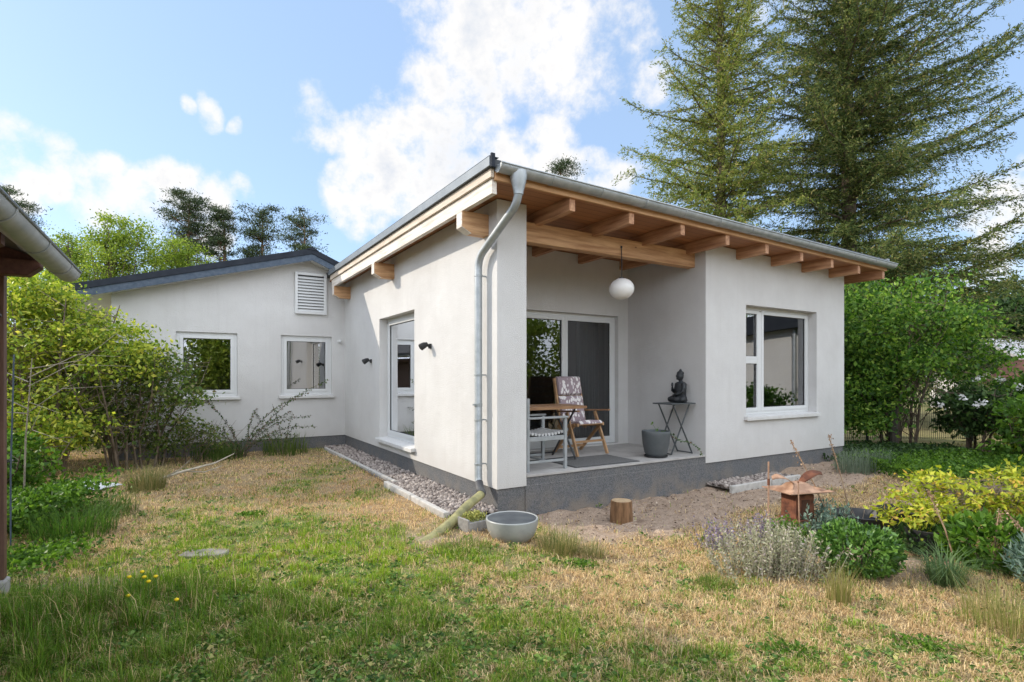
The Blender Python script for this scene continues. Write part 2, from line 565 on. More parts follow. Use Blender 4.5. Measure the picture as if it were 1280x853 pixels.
PLASTER = plaster_mat()
def plinth_mat():
    m = surf('plinth', (.085, .09, .095), (.20, .20, .205), 75, .92, bump=.9, bscale=120, detail=5, spec=.15)
    t = m.node_tree; b = next(n for n in t.nodes if n.type == 'BSDF_PRINCIPLED')
    src = b.inputs['Base Color'].links[0].from_socket
    tc = N(t, 'ShaderNodeTexCoord'); sep = N(t, 'ShaderNodeSeparateXYZ'); t.links.new(tc.outputs['Object'], sep.inputs[0])
    hgt = N(t, 'ShaderNodeMapRange'); hgt.inputs['From Min'].default_value = -.16; hgt.inputs['From Max'].default_value = .16; hgt.inputs['To Min'].default_value = .75; hgt.inputs['To Max'].default_value = .12
    t.links.new(sep.outputs[2], hgt.inputs['Value'])
    nz = N(t, 'ShaderNodeTexNoise'); nz.inputs['Scale'].default_value = 4.5; nz.inputs['Detail'].default_value = 8; t.links.new(tc.outputs['Object'], nz.inputs['Vector'])
    st_ = N(t, 'ShaderNodeMapRange'); st_.inputs['From Min'].default_value = .42; st_.inputs['From Max'].default_value = .62; t.links.new(nz.outputs['Fac'], st_.inputs['Value'])
    mx = N(t, 'ShaderNodeMix', data_type='RGBA'); t.links.new(math_node(t, 'MULTIPLY', hgt.outputs[0], st_.outputs[0]), mx.inputs[0])
    t.links.new(src, mx.inputs[6]); mx.inputs[7].default_value = (.26, .215, .17, 1)
    t.links.new(mx.outputs[2], b.inputs['Base Color'])
    return m


PLINTH = plinth_mat()
WOOD = surf('larch wood', (.36, .17, .07), (.55, .29, .13), 5, .6, stretch=(1, 1, 1), bump=.15, bscale=40)
def knots(m, stretch, scale=2.2):
    t = m.node_tree; b = next(n for n in t.nodes if n.type == 'BSDF_PRINCIPLED')
    src = b.inputs['Base Color'].links[0].from_socket
    tc = N(t, 'ShaderNodeTexCoord'); mp = N(t, 'ShaderNodeMapping'); mp.inputs['Scale'].default_value = stretch; t.links.new(tc.outputs['Object'], mp.inputs[0])
    v = N(t, 'ShaderNodeTexVoronoi', feature='F1'); v.inputs['Scale'].default_value = scale; t.links.new(mp.outputs[0], v.inputs['Vector'])
    mr = N(t, 'ShaderNodeMapRange', interpolation_type='SMOOTHSTEP'); mr.inputs['From Min'].default_value = .03; mr.inputs['From Max'].default_value = .085; mr.inputs['To Min'].default_value = .85; mr.inputs['To Max'].default_value = 0
    t.links.new(v.outputs['Distance'], mr.inputs['Value'])
    mx = N(t, 'ShaderNodeMix', data_type='RGBA'); t.links.new(mr.outputs[0], mx.inputs[0]); t.links.new(src, mx.inputs[6]); mx.inputs[7].default_value = (.13, .055, .025, 1)
    t.links.new(mx.outputs[2], b.inputs['Base Color'])
    return m


WOOD_U = surf('larch beam', (.38, .19, .085), (.66, .41, .22), 3.5, .6, stretch=(.5, 6, 6), bump=.15, bscale=12)
WOOD_V = surf('larch rafter', (.30, .14, .07), (.56, .32, .18), 3.5, .6, stretch=(6, .5, 6), bump=.15, bscale=12)
knots(WOOD_U, (1, 2.2, 2.2), 2.6); knots(WOOD_V, (2.2, 1, 2.2), 2.6)
SOFFIT = planks('soffit boards', (.27, .115, .05), (.46, .21, .09), .13, 1, grain=(.6, 8, 1))
WEATHERED = surf('weathered board', (.52, .44, .37), (.76, .71, .65), 6, .8, stretch=(1, .35, 5), bump=.2, bscale=30, lo=.3, hi=.62)
ZINC = surf('zinc', (.33, .36, .375), (.44, .465, .48), 9, .45, metal=.55, bump=.05, bscale=20)
ZINC_DULL = surf('weathered zinc', (.33, .36, .375), (.44, .46, .47), 5, .5, metal=.55)
TRIM = surf('grey sheet trim', (.15, .175, .20), (.19, .215, .24), 4, .5, metal=.3)
DARKTRIM = surf('dark roof trim', (.018, .022, .030), (.03, .035, .045), 5, .75, spec=.15)
SLATEBAND = surf('slate blue verge', (.055, .075, .105), (.09, .115, .15), 14, .7, spec=.2)
FRAME = surf('white frame', (.62, .63, .63), None, rough=.35)
SILL = surf('sill metal', (.62, .62, .61), (.56, .55, .535), 9, .45)
GLASS = glass_mat('window glass', 2.3)
GLASS_B = glass_mat('bright window glass', 3.4)
INNER = surf('room paint', (.38, .37, .36), None, rough=.9)
RMEMB = surf('roof felt', (.05, .055, .06), (.08, .085, .09), 6, .85)
CONC = surf('concrete', (.36, .345, .32), (.50, .48, .45), 11, .9, bump=.4, bscale=60)
TERR = surf('terrace slab', (.33, .315, .30), (.44, .425, .405), 4, .8, bump=.2, bscale=60)
BLACK = surf('black metal', (.018, .019, .02), (.03, .03, .032), 12, .5)
BARK = surf('bark', (.07, .05, .036), (.17, .13, .095), 9, .95, stretch=(3, 3, .7), bump=.8, bscale=22)
BARK_P = surf('pine bark', (.13, .075, .05), (.27, .17, .11), 5, .95, stretch=(3, 3, .7), bump=.8, bscale=16)
TWIG = surf('twig', (.09, .065, .045), (.2, .16, .12), 14, .9)
TWIG_PALE = surf('pale twig', (.30, .26, .20), (.46, .42, .34), 14, .9)

# ------------------------------------------------------------------ ground
def vnoise(x, y, s, seed=0):
    """cheap smooth value noise"""
    r_ = np.random.default_rng(seed + 101)
    tab = r_.random((64, 64))
    X = x * s; Y = y * s
    xi = np.floor(X).astype(int); yi = np.floor(Y).astype(int)
    fx = X - xi; fy = Y - yi
    fx = fx * fx * (3 - 2 * fx); fy = fy * fy * (3 - 2 * fy)
    g = lambda a, b: tab[a % 64, b % 64]
    return (g(xi, yi) * (1 - fx) + g(xi + 1, yi) * fx) * (1 - fy) + (g(xi, yi + 1) * (1 - fx) + g(xi + 1, yi + 1) * fx) * fy


def fbm(x, y, s, o=4, seed=0):
    a = 0; w = 1; tot = 0
    for i in range(o):
        a = a + w * vnoise(x + 13.7 * i, y - 7.1 * i, s * 2 ** i, seed + i); tot += w; w *= .55
    return a / tot


def to_uv(x, y):
    dx = x - CORNER.x; dy = y - CORNER.y
    return dx * RU.x + dy * RU.y, dx * RV.x + dy * RV.y


def sstep(x, a, b):
    t_ = np.clip((x - a) / (b - a), 0, 1)
    return t_ * t_ * (3 - 2 * t_)


def gz(x, y):
    """ground height"""
    x = np.asarray(x, float); y = np.asarray(y, float)
    u, v = to_uv(x, y)
    dip = sstep(u, -.6, .3) * (1 - sstep(u, 4.6, 6.2)) * sstep(v, -3.2, -1.6)
    near = 1 - sstep(np.hypot(x, y), 14, 30)
    return -.02 - .12 * dip + near * (.05 * (fbm(x, y, .8, 3, 3) - .5) + .022 * (fbm(x, y, 5, 3, 9) - .5))


def gauss(x, y, cx, cy, sx, sy):
    return np.exp(-((x - cx) / sx) ** 2 - ((y - cy) / sy) ** 2)


def zones(x, y):
    """what grows where: bare sand, green"""
    x = np.asarray(x, float); y = np.asarray(y, float)
    u, v = to_uv(x, y)
    n = fbm(x, y, 1.3, 4, 21); n2 = fbm(x, y, 3.1, 3, 31)
    sand = sstep(u, .05, .5) * (1 - sstep(u, 7.5, 8.5)) * sstep(v + .9 * (n - .5) + .35 * (n2 - .5), -1.45, -1.1) * (1 - sstep(v, 1, 2))
    sand = np.maximum(sand, .95 * gauss(x, y, -3.0, 4.15, .5, .3) * sstep(n, .35, .6))
    sand = np.maximum(sand, .9 * gauss(x, y, 3.2, 4.6, .9, .6))
    sand = np.maximum(sand, .8 * gauss(x, y, -.75, 5.15, .38, .22))
    sand = np.maximum(sand, .72 * sstep(fbm(x, y, .9, 4, 71), .57, .68) * (1 - sstep(y, 9, 11)) * sstep(x, -1.0, .4))
    g = 1.3 * gauss(x, y, -2.1, 4.4, 1.2, .75) + 1.8 * gauss(x, y, -2.4, 3.2, 1.6, .85) + 1.1 * gauss(x, y, -.8, 3.05, .9, .5) + .5 * gauss(x, y, -2.6, 5.6, 1.2, .5)
    g += .9 * gauss(x, y, -.25, 4.72, .45, .2) + .45 * gauss(x, y, -1.3, 5.2, .8, .45) + .5 * gauss(x, y, -3.6, 6.2, .9, .9) + .35 * gauss(x, y, -2.9, 8.4, .5, 2.0)
    g += .5 * gauss(x, y, -1.9, 7.4, .3, .5) + .4 * gauss(x, y, .9, 2.8, .9, .3) + .4 * gauss(x, y, 1.5, 4.1, .35, .22) + .3 * gauss(x, y, -.7, 4.0, .8, .6)
    g += .2 * gauss(x, y, 2.6, 2.95, .5, .3)
    g = g * (.15 + 1.6 * n) + .7 * (n2 - .5) + .4 * (n - .5)
    far = sstep(y, 10.5, 12.0)
    g = np.maximum(g, far * (.55 + .8 * (n - .5)))
    return np.clip(sand, 0, 1), np.clip(g, 0, 1)


def ground_material():
    m, t, b, out = base_mat('garden soil')
    b.inputs['Roughness'].default_value = .95
    b.inputs['Specular IOR Level'].default_value = .1
    at = N(t, 'ShaderNodeAttribute', attribute_name='tint')
    sep = N(t, 'ShaderNodeSeparateColor'); t.links.new(at.outputs['Color'], sep.inputs[0])
    tc = N(t, 'ShaderNodeTexCoord')

    def noise(scale, detail=6):
        nz = N(t, 'ShaderNodeTexNoise'); nz.inputs['Scale'].default_value = scale; nz.inputs['Detail'].default_value = detail; nz.inputs['Roughness'].default_value = .62
        t.links.new(tc.outputs['Object'], nz.inputs['Vector']); return nz.outputs['Fac']

    def mix(f, a, b_):
        mx = N(t, 'ShaderNodeMix', data_type='RGBA')
        t.links.new(f, mx.inputs[0])
        for i, c in ((6, a), (7, b_)):
            if isinstance(c, tuple): mx.inputs[i].default_value = rgb(c)
            else: t.links.new(c, mx.inputs[i])
        return mx.outputs[2]

    def spread(f, lo, hi):
        mr = N(t, 'ShaderNodeMapRange'); mr.inputs['From Min'].default_value = lo; mr.inputs['From Max'].default_value = hi
        t.links.new(f, mr.inputs['Value']); return mr.outputs[0]
    fine = spread(noise(70, 8), .36, .64)
    mid = spread(noise(6), .35, .65)
    sand = mix(fine, (.25, .18, .13), (.47, .365, .28))
    sand = mix(math_node(t, 'MULTIPLY', spread(noise(9), .5, .7), .6), sand, (.17, .115, .08))
    dry = mix(fine, (.17, .12, .075), (.50, .385, .24))
    dry = mix(math_node(t, 'MULTIPLY', mid, .6), dry, (.27, .17, .09))
    green = mix(fine, (.08, .11, .03), (.24, .27, .09))
    c = mix(sep.outputs[1], dry, green)
    c = mix(sep.outputs[0], c, sand)
    t.links.new(c, b.inputs['Base Color'])
    bp = N(t, 'ShaderNodeBump'); bp.inputs['Strength'].default_value = .9; bp.inputs['Distance'].default_value = .02
    t.links.new(math_node(t, 'ADD', noise(45, 5), noise(14, 4)), bp.inputs['Height'])
    t.links.new(bp.outputs[0], b.inputs['Normal'])
    return m


def build_ground():
    # finely divided round the house and the garden, growing coarser out to the horizon
    def axis(lo, hi, step):
        a = list(np.arange(lo, hi + 1e-6, step))
        s_ = step
        up = [a[-1]]
        while up[-1] < 900: s_ *= 1.35; up.append(up[-1] + s_)
        s_ = step; dn = [a[0]]
        while dn[-1] > -900: s_ *= 1.35; dn.append(dn[-1] - s_)
        return np.array(dn[::-1] + a[1:] + up[1:])
    xs = axis(-8, 11, .055); ys = axis(2.2, 12, .055)
    X, Y = np.meshgrid(xs, ys, indexing='ij')
    Z = gz(X, Y)
    s_, g = zones(X, Y)
    Z = Z + s_ * (.085 * (fbm(X, Y, 5, 4, 44) - .5) - .05 * sstep(fbm(X, Y, 3.4, 2, 45), .62, .74))
    nx, ny = X.shape
    V = np.stack([X, Y, Z], -1).reshape(-1, 3)
    I = np.arange(nx * ny).reshape(nx, ny)
    idx = np.stack([I[:-1, :-1], I[1:, :-1], I[1:, 1:], I[:-1, 1:]], -1).reshape(-1)
    tint = np.stack([s_, g, np.zeros_like(g), np.ones_like(g)], -1).reshape(-1, 4)
    o = fast_mesh('ground', V, np.full((nx - 1) * (ny - 1), 4), idx, ground_material(), tint=tint, smooth=True)
    tag(o, kind='structure')


build_ground()

# ------------------------------------------------------------------ the house
house = thing('house', 'white rendered bungalow with flat roofed garden room, covered terrace and gabled wing', 'house', CORNER, HANG)
ZB = lambda u: 3.42 - .014 * u          # underside of the rafters
TOP = 3.57


def shear(u, v, z):
    return (u, v, z - .014 * u * min(1, max(0, (z - 3.0) / .4)))


def wall_panel(mb, a0, a1, z0, z1, holes, fn, th):
    """a wall with openings; fn(a, d, z) places a point at depth d behind the face"""
    As = sorted({a0, a1, *[h[0] for h in holes], *[h[1] for h in holes]})
    Zs = sorted({z0, z1, *[h[2] for h in holes], *[h[3] for h in holes]})
    inh = lambda a, z: any(h[0] < a < h[1] and h[2] < z < h[3] for h in holes)
    for i in range(len(As) - 1):
        for j in range(len(Zs) - 1):
            if inh((As[i] + As[i + 1]) / 2, (Zs[j] + Zs[j + 1]) / 2): continue
            for d in (0, th):
                mb.quad(fn(As[i], d, Zs[j]), fn(As[i + 1], d, Zs[j]), fn(As[i + 1], d, Zs[j + 1]), fn(As[i], d, Zs[j + 1]))
    for (h0, h1, k0, k1) in holes:
        mb.quad(fn(h0, 0, k0), fn(h1, 0, k0), fn(h1, th, k0), fn(h0, th, k0))
        mb.quad(fn(h0, 0, k1), fn(h1, 0, k1), fn(h1, th, k1), fn(h0, th, k1))
        mb.quad(fn(h0, 0, k0), fn(h0, 0, k1), fn(h0, th, k1), fn(h0, th, k0))
        mb.quad(fn(h1, 0, k0), fn(h1, 0, k1), fn(h1, th, k1), fn(h1, th, k0))


PB = .235     # bottom of the render
TH = .36
W_FRONT = (4.55, 6.555, .875, 2.67)
W_LEFT = (2.58, 4.315, .40, 2.575)
DOOR = (1.16, 3.364, .385, 2.57)
W1 = (-3.175, -2.126, 1.115, 2.39)
W2 = (-1.314, -.287, 1.115, 2.39)

wb = MB()
f_front = lambda a, d, z: (a, d, z)
f_left = lambda a, d, z: (d, a, z)
f_back = lambda a, d, z: (a, 1.645 + d, z)
f_wing = lambda a, d, z: (a, 6.76 + d, z)
wall_panel(wb, 0, 6.76, PB, TOP, [W_LEFT], f_left, TH)
wb.quad((0, 0, PB), (.4, 0, PB), (.4, 0, TOP), (0, 0, TOP))                      # pillar face
wb.quad((.4, 0, PB), (.4, 1.645, PB), (.4, 1.645, TOP), (.4, 0, TOP))            # terrace side walls
wb.quad((3.59, 0, PB), (3.59, 1.645, PB), (3.59, 1.645, TOP), (3.59, 0, TOP))
wall_panel(wb, .4, 3.59, PB, TOP, [DOOR], f_back, TH)
wall_panel(wb, 3.59, 7.47, PB, TOP, [W_FRONT], f_front, TH)
wb.quad((7.47, 0, PB), (7.47, 9, PB), (7.47, 9, TOP), (7.47, 0, TOP))
wb.quad((0.36, 1.645 + TH, PB), (.36, 6.76, PB), (.36, 6.76, TOP), (.36, 1.645 + TH, TOP))
wb.quad((0, 0, PB), (7.47, 0, PB), (7.47, .02, PB), (0, .02, PB))                # drip edge under the render
wb.quad((0, 0, PB), (0, 6.76, PB), (.02, 6.76, PB), (.02, 0, PB))
wb.map(shear)
# wing: gable wall with its windows, then the sides and back
wall_panel(wb, -4.17, .4, PB, 2.85, [W1, W2], f_wing, TH)
GT = lambda u: 4.2 - .276 * (-.75 - u) if u < -.75 else 4.2 - .43 * (u + .75)
GU = lambda u: GT(u) - .10
wb.quad((-4.17, 6.76, 2.85), (.4, 6.76, 2.85), (.4, 6.76, GU(.4)), (-.75, 6.76, GU(-.75)), (-4.17, 6.76, GU(-4.17)))
wb.quad((-4.17, 6.76, PB), (-4.17, 14, PB), (-4.17, 14, GU(-4.17)), (-4.17, 6.76, GU(-4.17)))
wb.quad((-4.17, 14, PB), (.4, 14, PB), (.4, 14, GU(.4)), (-.75, 14, GU(-.75)), (-4.17, 14, GU(-4.17)))
wb.quad((-4.17, 6.76, PB), (.4, 6.76, PB), (.4, 6.78, PB), (-4.17, 6.78, PB))
wb.quad((.4, 6.76, PB), (.4, 14, PB), (.4, 14, GU(.4)), (.4, 6.76, GU(.4)))
wb.quad((.4, 9, PB), (7.47, 9, PB), (7.47, 9, TOP), (.4, 9, TOP))
wall = wb.build('wall', PLASTER, house, fix=False)

pb = MB()   # plinth, set back under the render
pb.quad((.016, .016, -.5), (.016, 6.776, -.5), (.016, 6.776, PB + .01), (.016, .016, PB + .01))
pb.quad((.016, .016, -.5), (.4, .016, -.5), (.4, .016, PB + .01), (.016, .016, PB + .01))
pb.quad((3.59, .016, -.5), (7.454, .016, -.5), (7.454, .016, PB + .01), (3.59, .016, PB + .01))
pb.quad((7.454, .016, -.5), (7.454, 9, -.5), (7.454, 9, PB + .01), (7.454, .016, PB + .01))
pb.quad((-4.154, 6.776, -.5), (.4, 6.776, -.5), (.4, 6.776, PB + .01), (-4.154, 6.776, PB + .01))
pb.quad((-4.154, 6.776, -.5), (-4.154, 14, -.5), (-4.154, 14, PB + .01), (-4.154, 6.776, PB + .01))
pb.build('plinth', PLINTH, house, fix=False)

tb = MB().box((.39, .004, -.5), (3.592, .30, .3425)).build('terrace_step', PLINTH, house)
ts = MB().box((.402, -.010, .335), (3.588, 1.644, .362)).build('terrace_floor', TERR, house, bevel=.003)
MB().quad((.36, 2.0, .37), (7.1, 2.0, .37), (7.1, 8.9, .37), (.36, 8.9, .37)).quad((3.95, .36, .371), (7.1, .36, .371), (7.1, 2, .371), (3.95, 2, .371)).quad((-3.8, 7.12, .37), (.4, 7.12, .37), (.4, 13.8, .37), (-3.8, 13.8, .37)).build('room_floor', surf('parquet', (.20, .12, .06), (.30, .19, .10), 5, .5), house, fix=False)
for p_, q_ in (((3.9, 2.1, .372), (3.95, 8.9, 3.3)), ((.4, 5.2, .372), (3.9, 5.25, 3.3)), ((3.96, 4.2, .372), (7.2, 4.25, 3.3)), ((-3.8, 10.4, .372), (.35, 10.45, 3.0))): MB().box(p_, q_).build('inner_wall', INNER, house)
MB().box((.37, .38, 2.95), (.40, 1.6, 2.951)).box((.37, 2.02, 2.95), (7.4, 8.95, 2.97)).box((3.62, .37, 2.95), (7.4, 2.01, 2.97)).box((-4.1, 7.13, 2.7), (.35, 13.9, 2.72)).build('inner_ceiling', INNER, house)


# --- windows
def window(name, fn, op, depth, layout, parent=house, fw=.06, glass=GLASS, sill=True, sill_out=.05, label=None, handle=None):
    """op: opening (a0,a1,z0,z1); layout: list of sashes (a0,a1,z0,z1) inside the frame"""
    a0, a1, z0, z1 = op
    mb = MB()
    d0, d1 = depth, depth + .07

    def bx(m, A0, A1, Z0, Z1, e0, e1):
        p = fn(A0, e0, Z0); q = fn(A1, e1, Z1); m.box(p, q)
    zs0 = z0 + (.03 if sill else .0)
    bx(mb, a0, a0 + fw, zs0, z1, d0, d1); bx(mb, a1 - fw, a1, zs0, z1, d0, d1)
    bx(mb, a0 + fw, a1 - fw, zs0, zs0 + fw, d0, d1); bx(mb, a0 + fw, a1 - fw, z1 - fw, z1, d0, d1)
    w = mb.build(name, FRAME, parent, bevel=.004)
    if label: w['label'] = label
    for (s0, s1, t0, t1) in layout:
        sb = MB(); sw = .06; e0, e1 = d0 - .012, d1 - .01
        bx(sb, s0, s0 + sw, t0, t1, e0, e1); bx(sb, s1 - sw, s1, t0, t1, e0, e1)
        bx(sb, s0 + sw, s1 - sw, t0, t0 + sw, e0, e1); bx(sb, s0 + sw, s1 - sw, t1 - sw, t1, e0, e1)
        sb.build('sash', FRAME, w, bevel=.004)
        g = MB(); e = d0 + .022
        g.quad(fn(s0 + sw - .005, e, t0 + sw - .005), fn(s1 - sw + .005, e, t0 + sw - .005), fn(s1 - sw + .005, e, t1 - sw + .005), fn(s0 + sw - .005, e, t1 - sw + .005))
        g.build('pane', glass, w, fix=False)
        gk = MB(); e0g, e1g = d0 + .012, d0 + .020; gw = .008      # dark glazing seal round the pane
        bx(gk, s0 + sw, s0 + sw + gw, t0 + sw, t1 - sw, e0g, e1g); bx(gk, s1 - sw - gw, s1 - sw, t0 + sw, t1 - sw, e0g, e1g)
        bx(gk, s0 + sw + gw, s1 - sw - gw, t0 + sw, t0 + sw + gw, e0g, e1g); bx(gk, s0 + sw + gw, s1 - sw - gw, t1 - sw - gw, t1 - sw, e0g, e1g)
        gk.build('seal', BLACK, w)
    if sill:
        sm = MB()
        k = .035
        sm.prism([(-sill_out, z0 - .008), (d0 + .0, z0 + .022), (d0 + .0, z0 + .030), (-sill_out, z0 + .006)], 0, 0, 1)
        pts = sm.v; sm.v = []
        for (t_, p, q) in pts:
            sm.v.append(fn(a0 - k if t_ < .5 else a1 + k, p, q))
        # upstand lip at the front
        bx(sm, a0 - k, a1 + k, z0 - .045, z0 - .006, -sill_out - .003, -sill_out + .004)
        for aa in (a0 - k, a1 + k):
            bx(sm, aa - .012, aa + .012, z0 - .035, z0 + .018, -sill_out - .002, -.001)
        sm.build('sill', SILL, w)
    return w


window('window', f_front, W_FRONT, .15,
       [(4.60, 5.10, 1.80, 2.62), (4.60, 5.10, .955, 1.83 - .03), (5.16, 6.505, .955, 2.62)], glass=GLASS_B, label='three part front window with one large and two small panes')
MBm = MB().box((5.09, .145, .96), (5.17, .215, 2.60)).box((4.61, .145, 1.755), (5.09, .214, 1.845)).build('window_bar', FRAME, house)
window('window', f_left, W_LEFT, .15, [(2.64, 4.255, .49, 2.515)], sill_out=.07, label='tall full height window in the sunlit side wall')
window('terrace_door', f_back, DOOR, .09, [(1.22, 2.27, .44, 2.51), (2.27, 3.304, .44, 2.51)], sill=False, label='wide two leaf sliding glass door of the terrace')
window('window', f_wing, W1, .045, [(-3.115, -2.186, 1.2, 2.33)], fw=.06, sill_out=.06, glass=GLASS_B)
window('window', f_wing, W2, .045, [(-1.254, -.347, 1.2, 2.33)], fw=.06, sill_out=.06, glass=GLASS_B)
# door threshold and handle
MB().box((1.16, 1.66, .362), (3.364, 1.73, .386)).build('door_threshold', surf('aluminium', (.4, .4, .4), None, rough=.4, metal=.8), house)
MB().box((2.335, 1.70, 1.30), (2.36, 1.722, 1.48)).build('door_handle', ZINC_DULL, house, bevel=.004)

# --- roof of the garden room
V0, V1 = -.5, 6.5
deck = MB().box((-.33, V0, TOP + .012), (7.86, V1 + 2.5, TOP + .035)).map(shear).build('roof_deck', SOFFIT, house)
sheet = MB().box((-.40, V0 - .05, TOP + .10), (7.93, V1 + 2.5, TOP + .195)).map(shear).build('roof', RMEMB, house, bevel=.01)
for s_ in (.698, 1.61, 2.52, 3.43, 4.34, 5.24, 6.12, 6.98):
    MB().box((s_ - .04, V0, ZB(0)), (s_ + .04, (1.66 if s_ < 3.6 else .38), TOP + .011)).map(shear).build('rafter', WOOD_V, house, bevel=.004)
MB().box((7.80, V0, ZB(0)), (7.88, V1 + 2.4, TOP + .011)).map(shear).build('rafter', WOOD_V, house, bevel=.004)
MB().box((-.345, V0 + .01, ZB(0) + .005), (-.285, V1, TOP + .011)).map(shear).build('verge_board', WEATHERED, house, bevel=.005)
MB().box((-.375, V0 - .02, TOP + .013), (-.335, V1, TOP + .105)).map(shear).build('verge_strip', surf('verge strip wood', (.50, .41, .32), (.66, .58, .49), 7, .75, stretch=(1, .4, 4)), house, bevel=.003)
MB().box((-.415, V0 - .06, TOP + .107), (-.377, V1, TOP + .205)).box((-.415, V0 - .06, TOP + .207), (-.30, V1, TOP + .213)).map(shear).build('verge_trim', TRIM, house, bevel=.003)
MB().box((-.405, V0 - .09, TOP + .09), (-.36, V0 - .062, TOP + .235)).map(shear).build('verge_end', DARKTRIM, house, bevel=.004)
MB().box((7.885, V0 - .06, TOP + .02), (7.93, V1 + 2.4, TOP + .213)).map(shear).build('verge_trim', TRIM, house)
MB().box((-.33, V0 - .035, TOP - .012), (7.90, V0 + .004, TOP + .075)).map(shear).build('eave_board', surf('eave board wood', (.42, .22, .10), (.60, .36, .19), 5, .7, stretch=(.5, 6, 6)), house, bevel=.004)


def purlin(v0, v1, u0, u1, z0=3.19, z1=3.436):
    mb = MB(); c = .115
    mb.prism([(u0, z1), (u0, z0 + .06), (u0 + c, z0), (u1, z0), (u1, z1)], 1, v0, v1)
    return mb.build('beam', WOOD_U, house, bevel=.006)


purlin(.20, .34, -.345, 3.70)
purlin(3.50, 3.64, -.345, .1)
purlin(6.28, 6.42, -.345, .1)
# pale weathered end grain of the two beam stubs
for v_ in (.20, 3.50, 6.28):
    MB().prism([(-.352, 3.434), (-.352, 3.249), (-.232, 3.186), (-.226, 3.190), (-.346, 3.252), (-.346, 3.434)], 1, v_ + .003, v_ + .137).build('beam_end', WEATHERED, house)

# --- gutter
GU0, GU1 = -.335, 7.97
gzc = lambda u: 3.692 - .0165 * u


def gutter_shell(r_in, r_out, u0, u1, a0=180, a1=360, cz=gzc, cv=-.595):
    mb = MB(); n = 14
    for (ua, ub) in [(u0, u1)]:
        rings = []
        for u in (ua, ub):
            for r_ in (r_in, r_out):
                k = len(mb.v); rings.append(k)
                for j in range(n + 1):
                    a = R(a0 + (a1 - a0) * j / n)
                    mb.v.append((u, cv + r_ * math.cos(a), cz(u) + r_ * math.sin(a)))
        A, B, C_, D = rings
        for j in range(n):
            mb.f.append((A + j, A + j + 1, C_ + j + 1, C_ + j)); mb.f.append((B + j, D + j, D + j + 1, B + j + 1))
            mb.f.append((A + j, B + j, B + j + 1, A + j + 1)); mb.f.append((C_ + j, C_ + j + 1, D + j + 1, D + j))
        mb.f.append((A, C_, D, B)); mb.f.append((A + n, B + n, D + n, C_ + n))
    return mb


gut = gutter_shell(.073, .078, GU0, GU1).build('gutter', ZINC, house, smooth='auto')
MB().tube([(GU0, -.677, gzc(GU0) + .002), (GU1, -.677, gzc(GU1) + .002)], .0095, 8).build('bead', ZINC, gut, smooth=True)
MB().box((GU0, -.516, gzc(GU0)), (GU1, -.512, gzc(GU0) + .012)).map(lambda u, v, z: (u, v, z - .0165 * (u - GU0))).build('drip_flashing', DARKTRIM, gut)
for u in (GU0 + .003, GU1 - .003):
    mb = MB(); mb.prism([(-.595 + .078 * math.cos(R(180 + 15 * j)), gzc(u) + .078 * math.sin(R(180 + 15 * j))) for j in range(13)], 0, u - .003, u + .003)
    mb.build('end_cap', ZINC, gut)
u = .33
while u < 7.9:
    gutter_shell(.079, .0835, u - .012, u + .012, 176, 364).build('bracket', ZINC_DULL, gut, smooth='auto')
    u += .69

# --- downpipe
OU, OV = -.085, -.595
outlet = MB()
outlet.lathe([(.085, .01), (.082, -.05), (.060, -.15), (.048, -.20), (.046, -.23)], 20, (OU, OV, gzc(OU) - .03), 1.15, 1.0)
path = []
top = Vector((OU, OV, gzc(OU) - .22)); k1 = Vector((OU, OV, 3.36)); k2 = Vector((-.10, .27, 2.93)); bot = Vector((-.10, .27, .36))
def fillet(a, b, c, r_, n=6):
    d1 = (a - b).normalized(); d2 = (c - b).normalized()
    return [b + d1 * r_ * (1 - t_) ** 2 + d2 * r_ * t_ ** 2 for t_ in [i / n for i in range(n + 1)]]
path = [top] + fillet(top, k1, k2, .14) + fillet(k1, k2, bot, .14) + [bot, bot + Vector((-.012, -.03, -.07))]
pipe = MB().tube(path, .045, 16).build('downpipe', ZINC, house, smooth='auto')
outlet.build('outlet', ZINC, pipe, smooth='auto')
for z in (2.72, 1.55, 1.02, .50):
    MB().lathe([(.046, -.012), (.050, -.010), (.050, .010), (.046, .012)], 18, (-.10, .27, z)).box((-.06, .262, z - .008), (.0, .278, z + .008)).build('pipe_clamp', ZINC_DULL, pipe, smooth='auto')
MB().lathe([(.0465, -.02), (.0485, -.018), (.0485, .018), (.0465, .02)], 18, (-.10, .27, .98 + .22)).box((-.17, .255, 1.19), (-.145, .285, 1.21)).build('pipe_tap', ZINC_DULL, pipe)

# --- wing roof
wr = MB()
VW0, VW1 = 6.40, 14.3
for (ua, ub) in ((-4.93, -.75), (-.75, .75)):
    za, zb_ = GT(ua), GT(ub)
    wr.prism([(ua, za), (ub, zb_), (ub, zb_ - .115), (ua, za - .115)], 1, VW0, VW1)
wro = wr.build('roof', DARKTRIM, house)
vb = MB()
for (ua, ub) in ((-4.90, -.75), (-.75, .60)):
    za, zb_ = GT(ua) - .117, GT(ub) - .117
    vb.prism([(ua, za), (ub, zb_), (ub, zb_ - .13), (ua, za - .13)], 1, VW0 + .02, VW0 + .05)
vb.build('verge_board', SLATEBAND, wro)
sf = MB().prism([(-4.9, GT(-4.9) - .20), (-4.13, GT(-4.13) - .20), (-4.13, GT(-4.13) - .225), (-4.9, GT(-4.9) - .225)], 1, 6.76, VW1)
for (ua, ub) in ((-4.90, -.75), (-.75, .60)):
    za, zb_ = GT(ua) - .20, GT(ub) - .20
    sf.prism([(ua, za), (ub, zb_), (ub, zb_ - .025), (ua, za - .025)], 1, VW0 + .052, 6.758)
sf.build('soffit', FRAME, wro)
